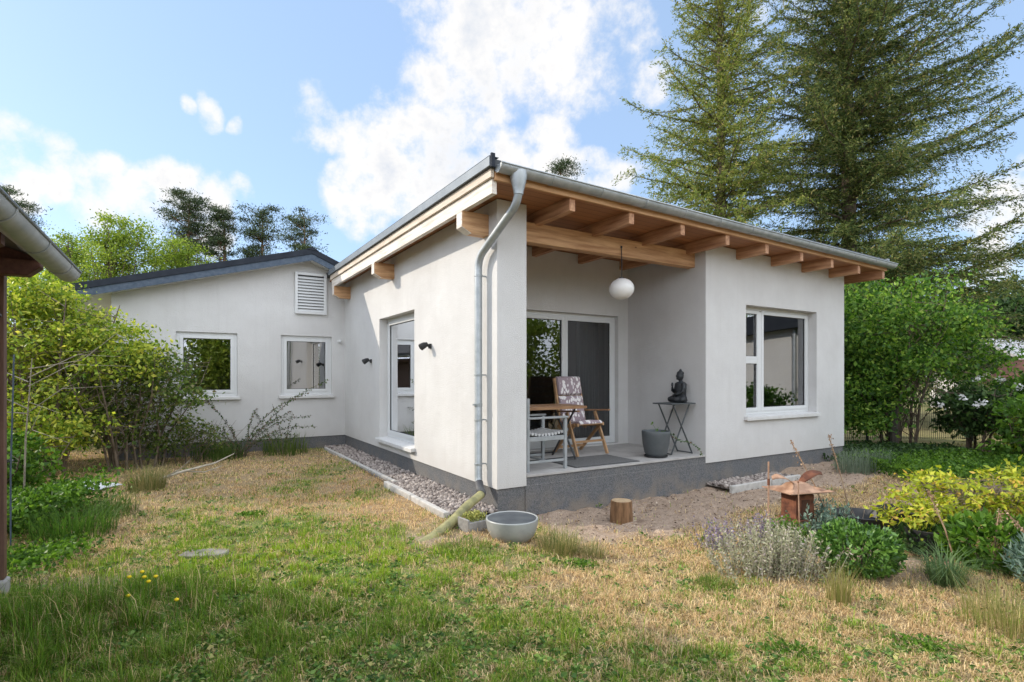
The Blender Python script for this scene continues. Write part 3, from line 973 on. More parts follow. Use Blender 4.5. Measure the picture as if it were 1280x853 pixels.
rc = MB().prism([(-.87, GT(-.87) + .002), (-.75, GT(-.75) + .03), (-.63, GT(-.63) + .002)], 1, VW0 - .01, VW1).build('ridge_cap', DARKTRIM, wro)

# --- louvred vent under the wing gable
vent = MB()
vx0, vx1, vz0, vz1 = -1.045, -.40, 2.855, 3.735
vent.box((vx0, 6.70, vz0), (vx0 + .055, 6.757, vz1)).box((vx1 - .055, 6.70, vz0), (vx1, 6.757, vz1)).box((vx0 + .055, 6.70, vz0), (vx1 - .055, 6.757, vz0 + .055)).box((vx0 + .055, 6.70, vz1 - .055), (vx1 - .055, 6.757, vz1))
vo = vent.build('vent', FRAME, house, bevel=.004)
lv = MB(); z = vz0 + .07
while z < vz1 - .08:
    lv.prism([(6.706, z - .012), (6.746, z + .040), (6.750, z + .034), (6.712, z - .016)], 0, vx0 + .056, vx1 - .056); z += .0625
lv.build('louver', FRAME, vo)
MB().box((vx0 + .056, 6.752, vz0 + .056), (vx1 - .056, 6.757, vz1 - .056)).build('backing', BLACK, vo)

# pale outdoor tap / sensor near the inner corner
sn = thing('motion_sensor', 'small white motion sensor on the wing wall beside the inner corner', 'sensor', hw(-.12, 6.76, 2.30), HANG)
MB().box((-.035, -.03, -.03), (.035, -.001, .03)).build('base', FRAME, sn, bevel=.006)
MB().ball((0, -.05, -.01), .032, 12).build('lens', FRAME, sn, smooth=True)

# ------------------------------------------------------------------ wall lamps
def wall_lamp(u, v, z, label):
    t_ = thing('wall_lamp', label, 'lamp', hw(u, v, z), HANG, 'black spot lamps on the side wall')
    MB().box((-.03, -.032, -.035), (-.001, .032, .035)).build('wall_plate', BLACK, t_, bevel=.005)
    MB().tube([(-.03, 0, 0), (-.09, 0, .005)], .012, 8).build('arm', BLACK, t_, smooth='auto')
    mb = MB().tube([(-.055, 0, .03), (-.10, 0, .012), (-.155, 0, -.02), (-.16, 0, -.023)], [.030, .045, .052, .046], 14)
    mb.build('shade', BLACK, t_, smooth='auto')


wall_lamp(-.001, 1.93, 1.97, 'black spot lamp on the sunlit wall between tall window and downpipe')
wall_lamp(-.001, 4.79, 1.82, 'black spot lamp on shaded wall between tall window and wing')

# ------------------------------------------------------------------ trees and shrubs
def rnd(rg, a, b): return a + (b - a) * rg.random()


FIR_A = leafy('fir needles sunny', (.10, .14, .03), (.23, .25, .062), .38, c3=(.28, .24, .09), gloss=.15)  # sunlight put into the needle colour: lighter and yellower than the other fir
FIR_B = leafy('fir needles', (.05, .08, .025), (.155, .18, .05), .32, c3=(.22, .19, .07), gloss=.15)
PINE_N = leafy('pine needles', (.030, .050, .024), (.075, .095, .04), .2, gloss=.15)
LIGHT_L = leafy('young birch leaves', (.12, .19, .025), (.26, .31, .05), .45)
GREEN_L = leafy('maple leaves', (.046, .112, .018), (.145, .245, .038), .42, c3=(.22, .31, .055))
DARK_L = leafy('dark leaves', (.022, .05, .014), (.06, .105, .025), .28)
LIME_L = leafy('lime shrub leaves', (.15, .23, .03), (.38, .41, .06), .45, c3=(.44, .42, .08))
YELLOW_L = leafy('golden spirea leaves', (.25, .31, .03), (.46, .46, .06), .4, c3=(.50, .34, .08))
BOX_L = leafy('box leaves', (.045, .11, .02), (.15, .27, .05), .25, gloss=.5, rough=.35)
GREY_L = leafy('catmint leaves', (.20, .21, .12), (.42, .41, .27), .3, c3=(.42, .36, .34))
BLUE_L = leafy('blue green leaves', (.10, .16, .12), (.20, .27, .21), .3)
MID_L = leafy('garden leaves', (.05, .115, .015), (.14, .24, .035), .4)
ROSE_L = leafy('rose leaves', (.03, .065, .02), (.09, .13, .035), .3, c3=(.15, .09, .05))
HAZEL_L = leafy('hazel leaves', (.06, .105, .022), (.16, .21, .045), .4, c3=(.17, .15, .07))


def conifer(name, loc, h, rmax, z0, leaf, seed, label, group=None, dens=1.0, step=.42, prof=.75, lean=1.0, trunk_r=.22):
    rg = np.random.default_rng(seed)
    t_ = thing(name, label, 'tree', loc, 0, group)
    tk = MB()
    tk.tube([(0, 0, -.3), (.03, .02, h * .3), (-.04, .03, h * .65), (0, 0, h)], [trunk_r, trunk_r * .8, trunk_r * .42, .02], 12)
    P = []; A = []; L = []; W = []
    z = z0
    while z < h - .2:
        f = (h - z) / (h - z0)
        nb = 5 + int(rg.random() * 3)
        a0 = rg.random() * 6.28
        for k in range(nb):
            az = a0 + 6.283 * k / nb + rnd(rg, -.3, .3)
            Lb = rmax * f ** prof * rnd(rg, .55, 1.12)
            if Lb < .15: continue
            side = math.cos(az)
            Lb *= 1 + .12 * side * lean
            rise = rnd(rg, -.12, .42) + .55 * (1 - f)
            dr = rnd(rg, .45, .75) * (.35 + .65 * f)
            ca, sa = math.cos(az), math.sin(az)
            tt = np.linspace(0, 1, 7)
            zz = z + Lb * (rise * tt - dr * tt ** 2 + (.30 + .12 * rg.random()) * tt ** 3)
            wig = rg.normal(0, .028, 7).cumsum() * Lb
            path = np.stack([ca * Lb * tt - sa * wig, sa * Lb * tt + ca * wig, zz], 1)
            tk.tube(path, list(np.linspace(.012 + .008 * Lb, .004, 7)), 5, cap=False)
            nt = max(5, int(Lb / .085 * dens))
            full = rnd(rg, .65, 1.25); wob = rnd(rg, 5, 12)
            for t in np.linspace(.03, 1, nt):
                i = min(5, int(t * 6)); fr = t * 6 - i
                p = path[i] * (1 - fr) + path[i + 1] * fr
                d = norm(path[i + 1] - path[i])
                sd = np.array([-sa, ca, 0.0])
                for sgn in (-1, 1):
                    if rg.random() < .15: continue
                    tl = (.25 + .34 * Lb * (1.08 - t) * .55) * rnd(rg, .35, 1.4) * full * (.55 + .9 * abs(math.sin(t * wob + az * 3)))
                    tl = min(tl, 1.25)
                    td = norm(d * rnd(rg, .3, 1.1) + sd * sgn * rnd(rg, .1, 1.0) + np.array([0, 0, rnd(rg, -.6, .5)]))
                    m = max(4, int(tl / .030))
                    s_ = (np.arange(m) + rg.random(m)) / m * tl
                    q = p + td * s_[:, None] + np.array([0, 0, -.34]) * (s_[:, None] ** 2)
                    P.append(q + rg.normal(0, .045, (m, 3)) * (.5 + s_[:, None]))
                    A.append(td + rg.normal(0, .55, (m, 3)) + np.array([0, 0, -.3]))
                    L.append(rg.uniform(.07, .17, m)); W.append(rg.uniform(.02, .042, m))
        z += step * rnd(rg, .75, 1.25) * (.55 + .45 * f)
    tk.build('trunk', BARK, t_, smooth=True, fix=False)
    P = np.concatenate(P); A = np.concatenate(A); L = np.concatenate(L); W = np.concatenate(W)
    leaf_obj('crown', leaf_quads(P, A, L, W, rg), leaf, t_)
    return t_


def leaf_clumps(rg, centers, per, cr, L, W, droop=.3, flat=.7):
    """leaves gathered in clumps round given centres, thinner towards the clump's edge"""
    n = len(centers)
    C_ = np.repeat(centers, per, 0)
    cr = np.repeat(np.broadcast_to(cr, n), per)[:, None]
    off = rg.normal(0, 1, (len(C_), 3)); off[:, 2] *= flat
    off = off * cr * .55
    P = C_ + off
    A = norm(off) * .6 + rg.normal(0, .7, (len(C_), 3)); A[:, 2] -= droop
    m = len(P)
    k = rg.uniform(.4, 1.5, m)
    return leaf_quads(P, A, k * L, k * rg.uniform(.8, 1.2, m) * W, rg)


def broadleaf(name, loc, h, crown, leaf, seed, label, group=None, n=120, per=120, cr=.5, L=.09, W=.05, trunk_r=.12, stems=1, cat='tree', bark=None, droop=.3, hollow=.45, flat=.7, pname=('trunk', 'crown'), limb=1.0, spread=.3, trunk_to=None, bend=.25):
    """crown: list of ellipsoids (x, y, z, rx, ry, rz, weight)"""
    rg = np.random.default_rng(seed)
    t_ = thing(name, label, cat, loc, 0, group)
    wts = np.array([c[6] for c in crown], float); wts /= wts.sum()
    which = rg.choice(len(crown), n, p=wts)
    cen = []
    for w_ in which:
        c = crown[w_]
        d = norm(rg.normal(0, 1, 3)); r_ = (hollow + (1 - hollow) * rg.random()) if rg.random() < .8 else rg.random()
        cen.append([c[0] + d[0] * r_ * c[3], c[1] + d[1] * r_ * c[4], max(.08, c[2] + d[2] * r_ * c[5])])
    cen = np.array(cen)
    crs = cr * rg.uniform(.6, 1.3, n)
    V = leaf_clumps(rg, cen, per, crs, L, W, droop, flat)
    tk = MB()
    cz = np.mean([c[2] for c in crown])
    roots = []
    tt = trunk_to if trunk_to else cz
    for s_ in range(stems):
        a = 6.283 * s_ / stems + rg.random()
        bx = spread * math.cos(a) * (stems > 1) * rnd(rg, .3, 1); by = spread * math.sin(a) * (stems > 1) * rnd(rg, .3, 1)
        ex = bx * 2.2 + rnd(rg, -bend, bend) * .6; ey = by * 2.2 + rnd(rg, -bend, bend) * .6
        p = [Vector((bx, by, -.15)), Vector((bx * 1.3 + rnd(rg, -bend, bend) * .2, by * 1.3 + rnd(rg, -bend, bend) * .2, tt * .45)), Vector((ex, ey, tt)), Vector((ex * 1.3, ey * 1.3, tt + (h - tt) * .6))]
        rr = trunk_r * rnd(rg, .7, 1.1)
        tk.tube(p, [rr * 1.15, rr * .85, rr * .6, rr * .2], 8, cap=False)
        roots.append((p, rr))
    for i in range(0, n, max(1, int(round(1 / max(limb, .01))))):
        p, rr = roots[rg.integers(len(roots))]
        t = rnd(rg, .35, 1.0)
        k = min(2, int(t * 3)); fr = t * 3 - k
        a = p[k].lerp(p[k + 1], fr)
        b = Vector(cen[i])
        if b.z < a.z - .3: a = p[0].lerp(p[1], rnd(rg, .2, .9))
        mid = a.lerp(b, .5) + Vector((rnd(rg, -.08, .08), rnd(rg, -.08, .08), rnd(rg, .0, .12))) * (b - a).length
        tk.tube([a, mid, b], [rr * .34, rr * .2, rr * .05 + .002], 5, cap=False)
    tk.build(pname[0], bark or BARK, t_, smooth=True, fix=False)
    leaf_obj(pname[1], V, leaf, t_)
    return t_


def copy_tree(o, loc, rz=0.0, s=1.0, label=None):
    c = o.copy(); COL.objects.link(c); c.location = loc; c.rotation_euler = (0, 0, rz); c.scale = (s, s, s)
    if label: c['label'] = label
    for ch in o.children:
        d = ch.copy(); COL.objects.link(d); d.parent = c
    return c


def pine(name, loc, h, w, seed, label, group, n=26, bare=.45, tr=.2):
    rg = np.random.default_rng(seed)
    t_ = thing(name, label, 'tree', loc, 0, group)
    tk = MB()
    lx, ly = rnd(rg, -.6, .6), rnd(rg, -.6, .6)
    P = [Vector((0, 0, -.3)), Vector((lx * .3, ly * .3, h * .35)), Vector((lx * .8, ly * .8, h * .7)), Vector((lx, ly, h * .97))]
    tk.tube(P, [tr, tr * .8, tr * .5, .03], 8, cap=False)
    cen = []
    for i in range(n):
        f = bare + (1 - bare) * (i + rg.random()) / n
        k = min(2, int(f * 3)); a = P[k].lerp(P[k + 1], f * 3 - k)
        g = (f - bare) / (1 - bare)
        r_ = w * (.35 + .85 * math.sin(math.pi * min(1, .15 + g * .8))) * rnd(rg, .35, 1.0) * .75
        az = rg.random() * 6.283
        b = a + Vector((math.cos(az) * r_, math.sin(az) * r_, rnd(rg, .1, .9) * (.4 + .3 * r_)))
        tk.tube([a, a.lerp(b, .55) + Vector((0, 0, -.12)), b], [tr * .28, tr * .16, .012], 5, cap=False)
        cen.append((b, .55 + .5 * rg.random()))
        for e in range(3):
            q = a.lerp(b, rnd(rg, .5, 1.0)) + Vector((rnd(rg, -.8, .8), rnd(rg, -.8, .8), rnd(rg, .0, .5)))
            tk.tube([a.lerp(b, .5), q], [tr * .1, .01], 4, cap=False)
            cen.append((q, .35 + .4 * rg.random()))
    C_ = np.array([c for c, r_ in cen]); rr = np.array([r_ for c, r_ in cen])
    per = 170
    V = leaf_clumps(rg, C_, per, rr * 1.0, .17, .04, -.35, .34)
    tk.build('trunk', BARK_P, t_, smooth=True, fix=False)
    leaf_obj('crown', V, PINE_N, t_)
    return t_


# the two tall firs behind the garden room, and what stands round them
conifer('fir_tree', (7.35, 19, 0), 20.5, 4.5, 2.5, FIR_A, 11, 'loose sunlit fir with thin yellowish boughs, standing left of the bigger dense fir', 'tall firs behind the house', dens=.80, step=.44, prof=.85, lean=-.8)
conifer('fir_tree', (12.2, 19.6, 0), 22.5, 6.6, 2.2, FIR_B, 12, 'biggest fir, dense and dark, spreading boughs out above the round green tree', 'tall firs behind the house', dens=1.0, step=.38, prof=.86, lean=1.0, trunk_r=.3)
pine('pine_tree', (2.8, 37, 0), 16.4, 1.5, 31, 'tip of a pine showing just above the zinc gutter', None, n=22)

PG = 'pines beyond the wing roof'
pine('pine_tree', (-21.9, 36, 0), 13.6, 1.75, 21, 'broad tall pine leftmost of the group above the wing roof', PG, n=26, bare=.56)
pine('pine_tree', (-19.1, 36.5, 0), 12.9, 1.05, 22, 'slim pine with bare trunk between the broad pine and the round topped pine', PG, n=12, bare=.66)
pine('pine_tree', (-16.9, 36, 0), 12.5, 1.15, 23, 'round topped pine to the right in the group of three above the wing roof', PG, n=14, bare=.62)
pine('pine_tree', (-13.2, 35, 0), 12.0, .85, 24, 'lone pine standing apart above the ridge of the wing', PG, n=11, bare=.62)
pine('pine_tree', (-31.5, 35, 0), 13.0, 2.0, 25, 'pine partly hidden behind the wooden shelter gutter', PG, n=24, bare=.4)

lt = broadleaf('birch_tree', (-20.6, 27.5, 0), 10.4, [(0, 0, 6.0, 2.6, 2.4, 3.6, 2), (.8, 0, 8.2, 1.5, 1.4, 1.8, 1)], LIGHT_L, 41, 'light green young tree just right of the shelter gutter end', 'pale green trees beyond the wing', n=130, per=150, cr=.55, L=.11, W=.066, trunk_r=.12, hollow=.35)
copy_tree(lt, (-23.4, 28.5, 0), 2.1, .95, 'light green young tree half behind the shelter gutter')
copy_tree(lt, (-18.2, 30.5, 0), 4.0, .95, 'light green young tree in front of the broad pine')
copy_tree(lt, (-15.2, 30, 0), 5.1, .72, 'small light green tree low beneath the slim pines')

# round green tree right of the house
broadleaf('maple_tree', (8.5, 11.9, 0), 4.2, [(-.25, 0, 2.6, 1.55, 1.4, 1.5, 3), (.9, .1, 2.15, 1.2, 1.1, .8, 1.3), (-1.1, .2, 2.6, 1.1, 1.1, .85, 1.1), (-1.0, -.1, 1.1, .75, .9, .85, 1.3), (-.1, .1, 1.15, .8, .7, .6, .7)], GREEN_L, 51, 'round bright green tree standing right beside the garden room', n=210, per=150, cr=.36, L=.085, W=.05, trunk_r=.034, stems=7, spread=.45, hollow=.5)

# ------------------------------------------------------------------ beyond the fence
def lawn_shrub(*a, **k): return broadleaf(*a, pname=('stem', 'foliage'), cat='shrub', **k)


rh = lawn_shrub('rhododendron', (9.35, 10.9, 0), 1.6, [(0, 0, .8, .75, .7, .58, 1)], DARK_L, 61, 'dark shrub covered in white blossoms by the wire fence', n=60, per=90, cr=.28, L=.11, W=.045, trunk_r=.03, stems=5, hollow=.5)
rg = np.random.default_rng(62)
bl = []
for i in range(10):
    d = norm(rg.normal(0, 1, 3)); d[1] = -abs(d[1]); d[2] = abs(d[2]) * 1.1 - .15
    c = np.array([d[0] * .95, d[1] * .8, .9 + d[2] * .68])
    bl.append(c + rg.normal(0, .034, (16, 3)))
bl = np.concatenate(bl)
leaf_obj('blossom', leaf_quads(bl, rg.normal(0, 1, bl.shape), .06, .05, rg), leafy('white petals', (.62, .60, .58), (.80, .78, .76), .3), rh)
lawn_shrub('currant_bush', (9.7, 10.3, 0), 1.0, [(0, 0, .55, .62, .5, .45, 1)], LIME_L, 63, 'small fresh green bush in front of the white flowering shrub', n=46, per=60, cr=.2, L=.075, W=.05, trunk_r=.014, stems=6)
lawn_shrub('laurel_bush', (8.75, 9.0, 0), 1.35, [(0, 0, .7, .75, .7, .6, 1), (.6, -.3, .55, .6, .6, .5, 1)], MID_L, 64, 'leafy mid green bush at the frame edge above the flower bed', n=90, per=90, cr=.26, L=.09, W=.05, trunk_r=.02, stems=6)
lawn_shrub('laurel_bush', (10.6, 10.8, 0), 1.9, [(0, 0, .95, .9, .8, .9, 1)], MID_L, 65, 'taller green bush right of the white flowering shrub', n=80, per=90, cr=.3, L=.10, W=.055, trunk_r=.02, stems=6)
FT = 'trees far beyond the fence'
ft = broadleaf('oak_tree', (27.5, 31, 0), 7.6, [(0, 0, 4.6, 2.8, 2.5, 2.7, 1), (1.8, 0, 4.2, 2.2, 2.0, 2.0, .6)], DARK_L, 71, 'dark green tree behind the grey roof beyond the fence', FT, n=120, per=80, cr=.8, L=.24, W=.14, trunk_r=.2)
copy_tree(ft, (22.5, 33, 0), 2.0, .95, 'dark tree beyond the fence showing right of the round green tree')
copy_tree(ft, (33.5, 34, 0), 4.2, 1.0, 'dark tree at the frame edge behind the grey roof')
copy_tree(ft, (17.5, 38, 0), 1.0, .85, 'distant dark tree glimpsed low behind the round green tree')
copy_tree(ft, (12.0, 40, 0), 3.0, .8, 'distant dark tree mostly hidden by the garden room')

# what the panes mirror: a white house to the right and trees behind the camera
wn_h = thing('neighbour_house', 'white neighbouring house with dark roof edge, mirrored in the front window', 'house', (14.2, 8.0, 0), 0)
MB().box((-2.2, -1.5, -.2), (2.2, 1.78, 3.0)).build('wall', PLASTER, wn_h)
MB().prism([(-1.9, 2.45), (2.1, 2.98), (2.1, 3.5), (-1.9, 2.97)], 0, -2.6, 2.5).build('roof', DARKTRIM, wn_h)
MB().tube([(-2.27, 1.62, 0), (-2.27, 1.62, 2.9)], .06, 12).build('downpipe', ZINC, wn_h, smooth='auto')
MT = 'trees along the opposite side of the garden'
mt = broadleaf('lime_tree', (16.5, 3.6, 0), 6.0, [(0, 0, 1.6, 2.0, 1.9, 1.7, 1.2), (.4, 0, 3.6, 1.9, 1.8, 2.0, 1), (-.9, .3, 2.4, 1.4, 1.4, 1.4, .7)], LIGHT_L, 72, 'green tree on the opposite side of the garden, mirrored in the window panes', MT, n=150, per=80, cr=.6, L=.17, W=.10, trunk_r=.10)
for i, (x, y, k) in enumerate(((20.5, 6.0, 1.1), (14.2, .6, .85), (18.5, -1.5, 1.05), (10.5, -4.5, .95), (6.8, -8.0, 1.0), (13.5, -8.5, 1.2), (4.2, -12.5, 1.1))):
    c_ = copy_tree(mt, (x, y, 0), 1.3 * i, k * 1.1, 'green tree on the opposite side of the garden, mirrored in the window panes')
    c_['group'] = MT
nh = thing('neighbour_house', 'grey roofed house far beyond the wire fence', 'house', (25.8, 25.5, 0), R(12))
MB().box((-4.5, -2.5, -.2), (4.5, 2.5, 1.7)).build('wall', surf('grey paint', (.62, .60, .57), None, rough=.9), nh)
MB().prism([(-3.1, 1.55), (0, 3.1), (3.1, 1.55), (3.1, 1.67), (0, 3.24), (-3.1, 1.67)], 0, -4.9, 4.9).build('roof', surf('grey roof', (.30, .30, .315), (.40, .40, .41), 4, .8, stretch=(1, 6, 6)), nh)
MB().box((1.1, -.9, 2.4), (1.6, -.4, 4.3)).build('chimney', CONC, nh)
for wx in (-3, -.5, 2): MB().box((wx, -2.53, .6), (wx + 1, -2.49, 1.4)).build('window', BLACK, nh)
sh = thing('garden_shed', 'small red brown wooden hut beyond the fence', 'shed', (15.35, 15.6, 0), R(18))
MB().box((-.9, -.7, -.1), (.9, .7, 1.35)).build('wall', planks('brown boards', (.10, .045, .03), (.17, .08, .05), .14, 0), sh)
MB().prism([(-1.1, 1.28), (0, 1.95), (1.1, 1.28), (1.1, 1.34), (0, 2.03), (-1.1, 1.34)], 1, -.9, .9).build('roof', surf('brown roof', (.13, .06, .045), (.2, .1, .07), 6, .85), sh)
MB().box((-.3, -.73, 0), (.3, -.70, 1.2)).build('door', surf('dark boards', (.06, .03, .02), None), sh)

fence = thing('wire_fence', 'dark double rod wire fence at the end of the garden', 'fence', (8.6, 12.9, 0), 0)
for k in range(3):
    x0 = -2.6 + 2.5 * k
    fp = MB()
    for i in range(50):
        fp.box((x0 + .05 * i - .0032, -.0032, .03), (x0 + .05 * i + .0032, .0032, 1.43))
    for i in range(8):
        for dy in (-.007, .007):
            fp.box((x0 - .03, dy - .0035, .06 + .19 * i - .0035), (x0 + 2.47, dy + .0035, .06 + .19 * i + .0035))
    fp.build('wire_panel', surf('fence green', (.02, .035, .025), None, rough=.6) if 'fence green' not in MATS else MATS['fence green'], fence, fix=False)
    MB().box((x0 - .045, -.02, -.2), (x0 - .005, .03, 1.5)).build('post', MATS['fence green'], fence)
pst = thing('wooden_post', 'dark old wooden post beside the round green tree, before the wire fence', 'post', (8.15, 11.55, 0))
MB().tube([(0, 0, -.2), (.01, 0, .5), (0, .01, .92)], [.085, .075, .07], 12).build('pole', surf('old dark wood', (.035, .03, .025), (.08, .07, .055), 8, .95, stretch=(4, 4, .6), bump=.6), pst, smooth='auto')
MB().box((-.09, -.09, .915), (.09, .09, .935)).build('cap', BLACK, pst)
vp = thing('clay_border', 'low brick edged bed on the lawn beyond the fence', 'border', (9.4, 19, 0), .1)
MB().box((-2.2, -.12, -.1), (2.2, .12, .45)).build('wall', surf('red brown edging', (.16, .085, .055), (.25, .14, .09), 6, .9), vp, bevel=.02)
MB().box((-2.25, -.16, .451), (2.25, .16, .50)).build('coping', CONC, vp, bevel=.01)

# ground cover under the round tree
def cover(name, fn, n, leaf, L, W, hmax, label, seed):
    rg = np.random.default_rng(seed)
    pts = fn(rg, n)
    z = gz(pts[:, 0], pts[:, 1]) + hmax * (.35 + .65 * fbm(pts[:, 0], pts[:, 1], 2.2, 3, seed)) * rg.random(n) ** .6
    P = np.stack([pts[:, 0], pts[:, 1], z], 1)
    A = rg.normal(0, .8, (n, 3)); A[:, 2] += .35
    o = leaf_obj(name, leaf_quads(P, A, rg.uniform(.6, 1.4, n) * L, rg.uniform(.6, 1.4, n) * W, rg), leaf)
    return tag(o, label, None, None, 'stuff')


def patch(cx, cy, sx, sy, edge=1.0):
    return lambda rg, n: np.stack([cx + rg.normal(0, .5, n).clip(-1, 1) * sx, cy + rg.normal(0, .5, n).clip(-1, 1) * sy], 1)


cover('ground_cover', patch(8.0, 8.6, 2.2, 1.1), 26000, MID_L, .055, .032, .32, 'leafy green ground cover between the garden room and the fence', 81)
cover('ivy_cover', patch(7.2, 10.6, 1.6, .9), 9000, DARK_L, .06, .045, .25, 'dark low leaves under the round green tree', 82)
cover('border_cover', patch(-4.95, 5.55, .48, .8), 7000, MID_L, .05, .026, .6, 'low green weeds beside the shelter post', 83)
cover('ivy_cover', patch(-4.05, 4.55, .42, .45), 2400, MID_L, .035, .026, .12, 'small dark creeping leaves at the foot of the shelter post', 84)

# ------------------------------------------------------------------ left hand shrubs
lawn_shrub('golden_elder', (-7.25, 8.35, 0), 3.2, [(-.2, 0, 2.2, 1.15, 1.0, .7, 2), (.8, .2, 1.9, .95, .8, .5, 1.2), (-1.0, 0, 1.6, .9, .9, .8, 1), (.0, -.3, 2.7, .55, .5, .35, .5), (.1, -.3, .9, 1.1, .6, .6, 1.1)], LIME_L, 91, 'tall yellow green shrub with arching pale twigs beside the shelter', n=250, per=125, cr=.30, L=.066, W=.034, trunk_r=.026, stems=7, spread=.35, bark=TWIG, hollow=.55, flat=.45)
lawn_shrub('hazel_shrub', (-6.35, 9.15, 0), 2.4, [(0, 0, 1.65, .85, .7, .45, 2), (.55, .1, 1.15, .55, .5, .45, 1), (-.4, -.1, 1.2, .7, .6, .5, 1), (0, .1, .6, .8, .5, .4, .8)], HAZEL_L, 92, 'many stemmed green shrub before the first wing window', n=150, per=60, cr=.24, L=.06, W=.036, trunk_r=.018, stems=18, spread=.5, bark=TWIG, hollow=.5, flat=.5, bend=.5)
lawn_shrub('viburnum_shrub', (-8.3, 9.6, 0), 2.2, [(0, 0, 1.1, 1.0, .9, .9, 1), (-1.1, 0, 1.0, 1.0, .9, .9, 1)], MID_L, 93, 'bright green shrub behind the yellow green one near the shelter post', n=110, per=80, cr=.32, L=.085, W=.05, trunk_r=.025, stems=6)
lawn_shrub('viburnum_shrub', (-5.95, 6.25, 0), 1.0, [(0, 0, .5, .6, .5, .42, 1)], MID_L, 94, 'knee high fresh green bush close behind the shelter post', n=70, per=60, cr=.18, L=.065, W=.036, trunk_r=.014, stems=7)
def wand_shrub(name, loc, label, leaf, seed, wands, leaf_l, bark, spacing=.05, cat='shrub'):
    """long thin wands, each a bent stem with leaves along it; wands: list of (az, length, lean, start leaf share)"""
    rg = np.random.default_rng(seed)
    t_ = thing(name, label, cat, loc)
    st_ = MB(); P = []; A = []
    for az, Lw, lean, lf in wands:
        p = Vector((rnd(rg, -.12, .12), rnd(rg, -.12, .12), -.05)); d = Vector((math.cos(az) * lean * .4, math.sin(az) * lean * .4, 1)).normalized()
        pts = [p.copy()]
        for k in range(9):
            d = (d + Vector((math.cos(az) * lean * .20, math.sin(az) * lean * .20, -.10 * lean)) + Vector((rnd(rg, -.08, .08), rnd(rg, -.08, .08), 0))).normalized()
            p = p + d * Lw / 9; pts.append(p.copy())
        st_.tube(pts, list(np.linspace(.0075, .0022, 10)), 5, cap=False)
        n_ = int(Lw * (1 - lf) / spacing)
        for i in range(n_):
            f = (lf + (1 - lf) * i / n_) * 9; k = min(8, int(f))
            q = pts[k].lerp(pts[k + 1], f - k)
            for e in range(3):
                o_ = Vector(rg.normal(0, 1, 3)).normalized()
                P.append(np.array(q + o_ * leaf_l * .7)); A.append(np.array(o_) + np.array([0, 0, .2]))
    st_.build('stem', bark, t_, smooth=True, fix=False)
    P = np.array(P); A = np.array(A)
    leaf_obj('foliage', leaf_quads(P, A, leaf_l * rg.uniform(.7, 1.3, len(P)), leaf_l * .62, rg), leaf, t_)
    return t_


wand_shrub('climbing_rose', (-5.25, 10.35, -.02), 'thin arching rose with long leafy wands crossing the wall between the wing windows', ROSE_L, 95,
           [(-.1, 1.95, .62, .3), (.1, 1.7, .75, .3), (-.3, 1.5, .9, .35), (.25, 2.3, .55, .35), (3.0, 1.3, .8, .3), (2.6, 1.6, .6, .3), (3.4, 1.1, .9, .3), (.6, 1.2, .6, .3), (1.8, 1.4, .4, .3), (-1.2, 1.0, .9, .3), (.05, 1.3, 1.1, .3), (2.9, 1.8, .4, .3), (.3, 1.6, .9, .2), (2.4, 1.2, .7, .2), (-.5, .9, .6, .1), (1.1, 1.5, .5, .2), (3.6, 1.4, .6, .2), (.8, .8, 1.0, .1)], .042, TWIG, .04)
lawn_shrub('spirea_bush', (-6.0, 9.75, 0), .9, [(0, 0, .45, .5, .4, .36, 1), (.5, .1, .35, .4, .3, .3, .7)], HAZEL_L, 98, 'low tangled bush at the foot of the many stemmed shrub', n=60, per=34, cr=.16, L=.045, W=.028, trunk_r=.008, stems=16, spread=.4, bend=.5, bark=TWIG)
lawn_shrub('privet_bush', (-9.9, 12.3, 0), 2.6, [(0, 0, 1.3, 1.3, .9, 1.2, 1)], DARK_L, 99, 'dark green bush behind the stems, beyond the corner of the wing', n=120, per=80, cr=.34, L=.09, W=.05, trunk_r=.03, stems=5)
lawn_shrub('privet_bush', (-12.0, 12.8, 0), 2.9, [(0, 0, 1.4, 1.4, 1.0, 1.35, 1)], MID_L, 100, 'mid green bush farther left behind the yellow green shrub', n=120, per=80, cr=.36, L=.09, W=.05, trunk_r=.03, stems=5)
wand_shrub('climbing_rose', (-4.62, 10.75, -.02), 'upright thorny rose with few leaves under the second wing window', ROSE_L, 96,
           [(2.5, 1.15, .3, .3), (2.9, 1.3, .35, .3), (.4, .8, .3, .3), (1.5, .9, .2, .4), (3.3, .95, .5, .3), (-.6, .6, .5, .3), (2.2, .7, .6, .3)], .038, TWIG, .05)
# the hedge outside the frame that shades the near lawn, and the trees the panes mirror
HG = 'hedge bushes along the plot edge'
hb = lawn_shrub('hedge_bush', (-7.4, 4.0, 0), 3.9, [(0, 0, 1.5, 1.0, .75, 1.3, 1), (.2, 0, 2.9, .8, .7, .9, .7), (1.3, -.5, 1.2, .8, .6, 1.0, .8)], DARK_L, 97, 'tall hedge bush beyond the shelter', group=HG, n=230, per=70, cr=.4, L=.13, W=.08, trunk_r=.03, stems=5)

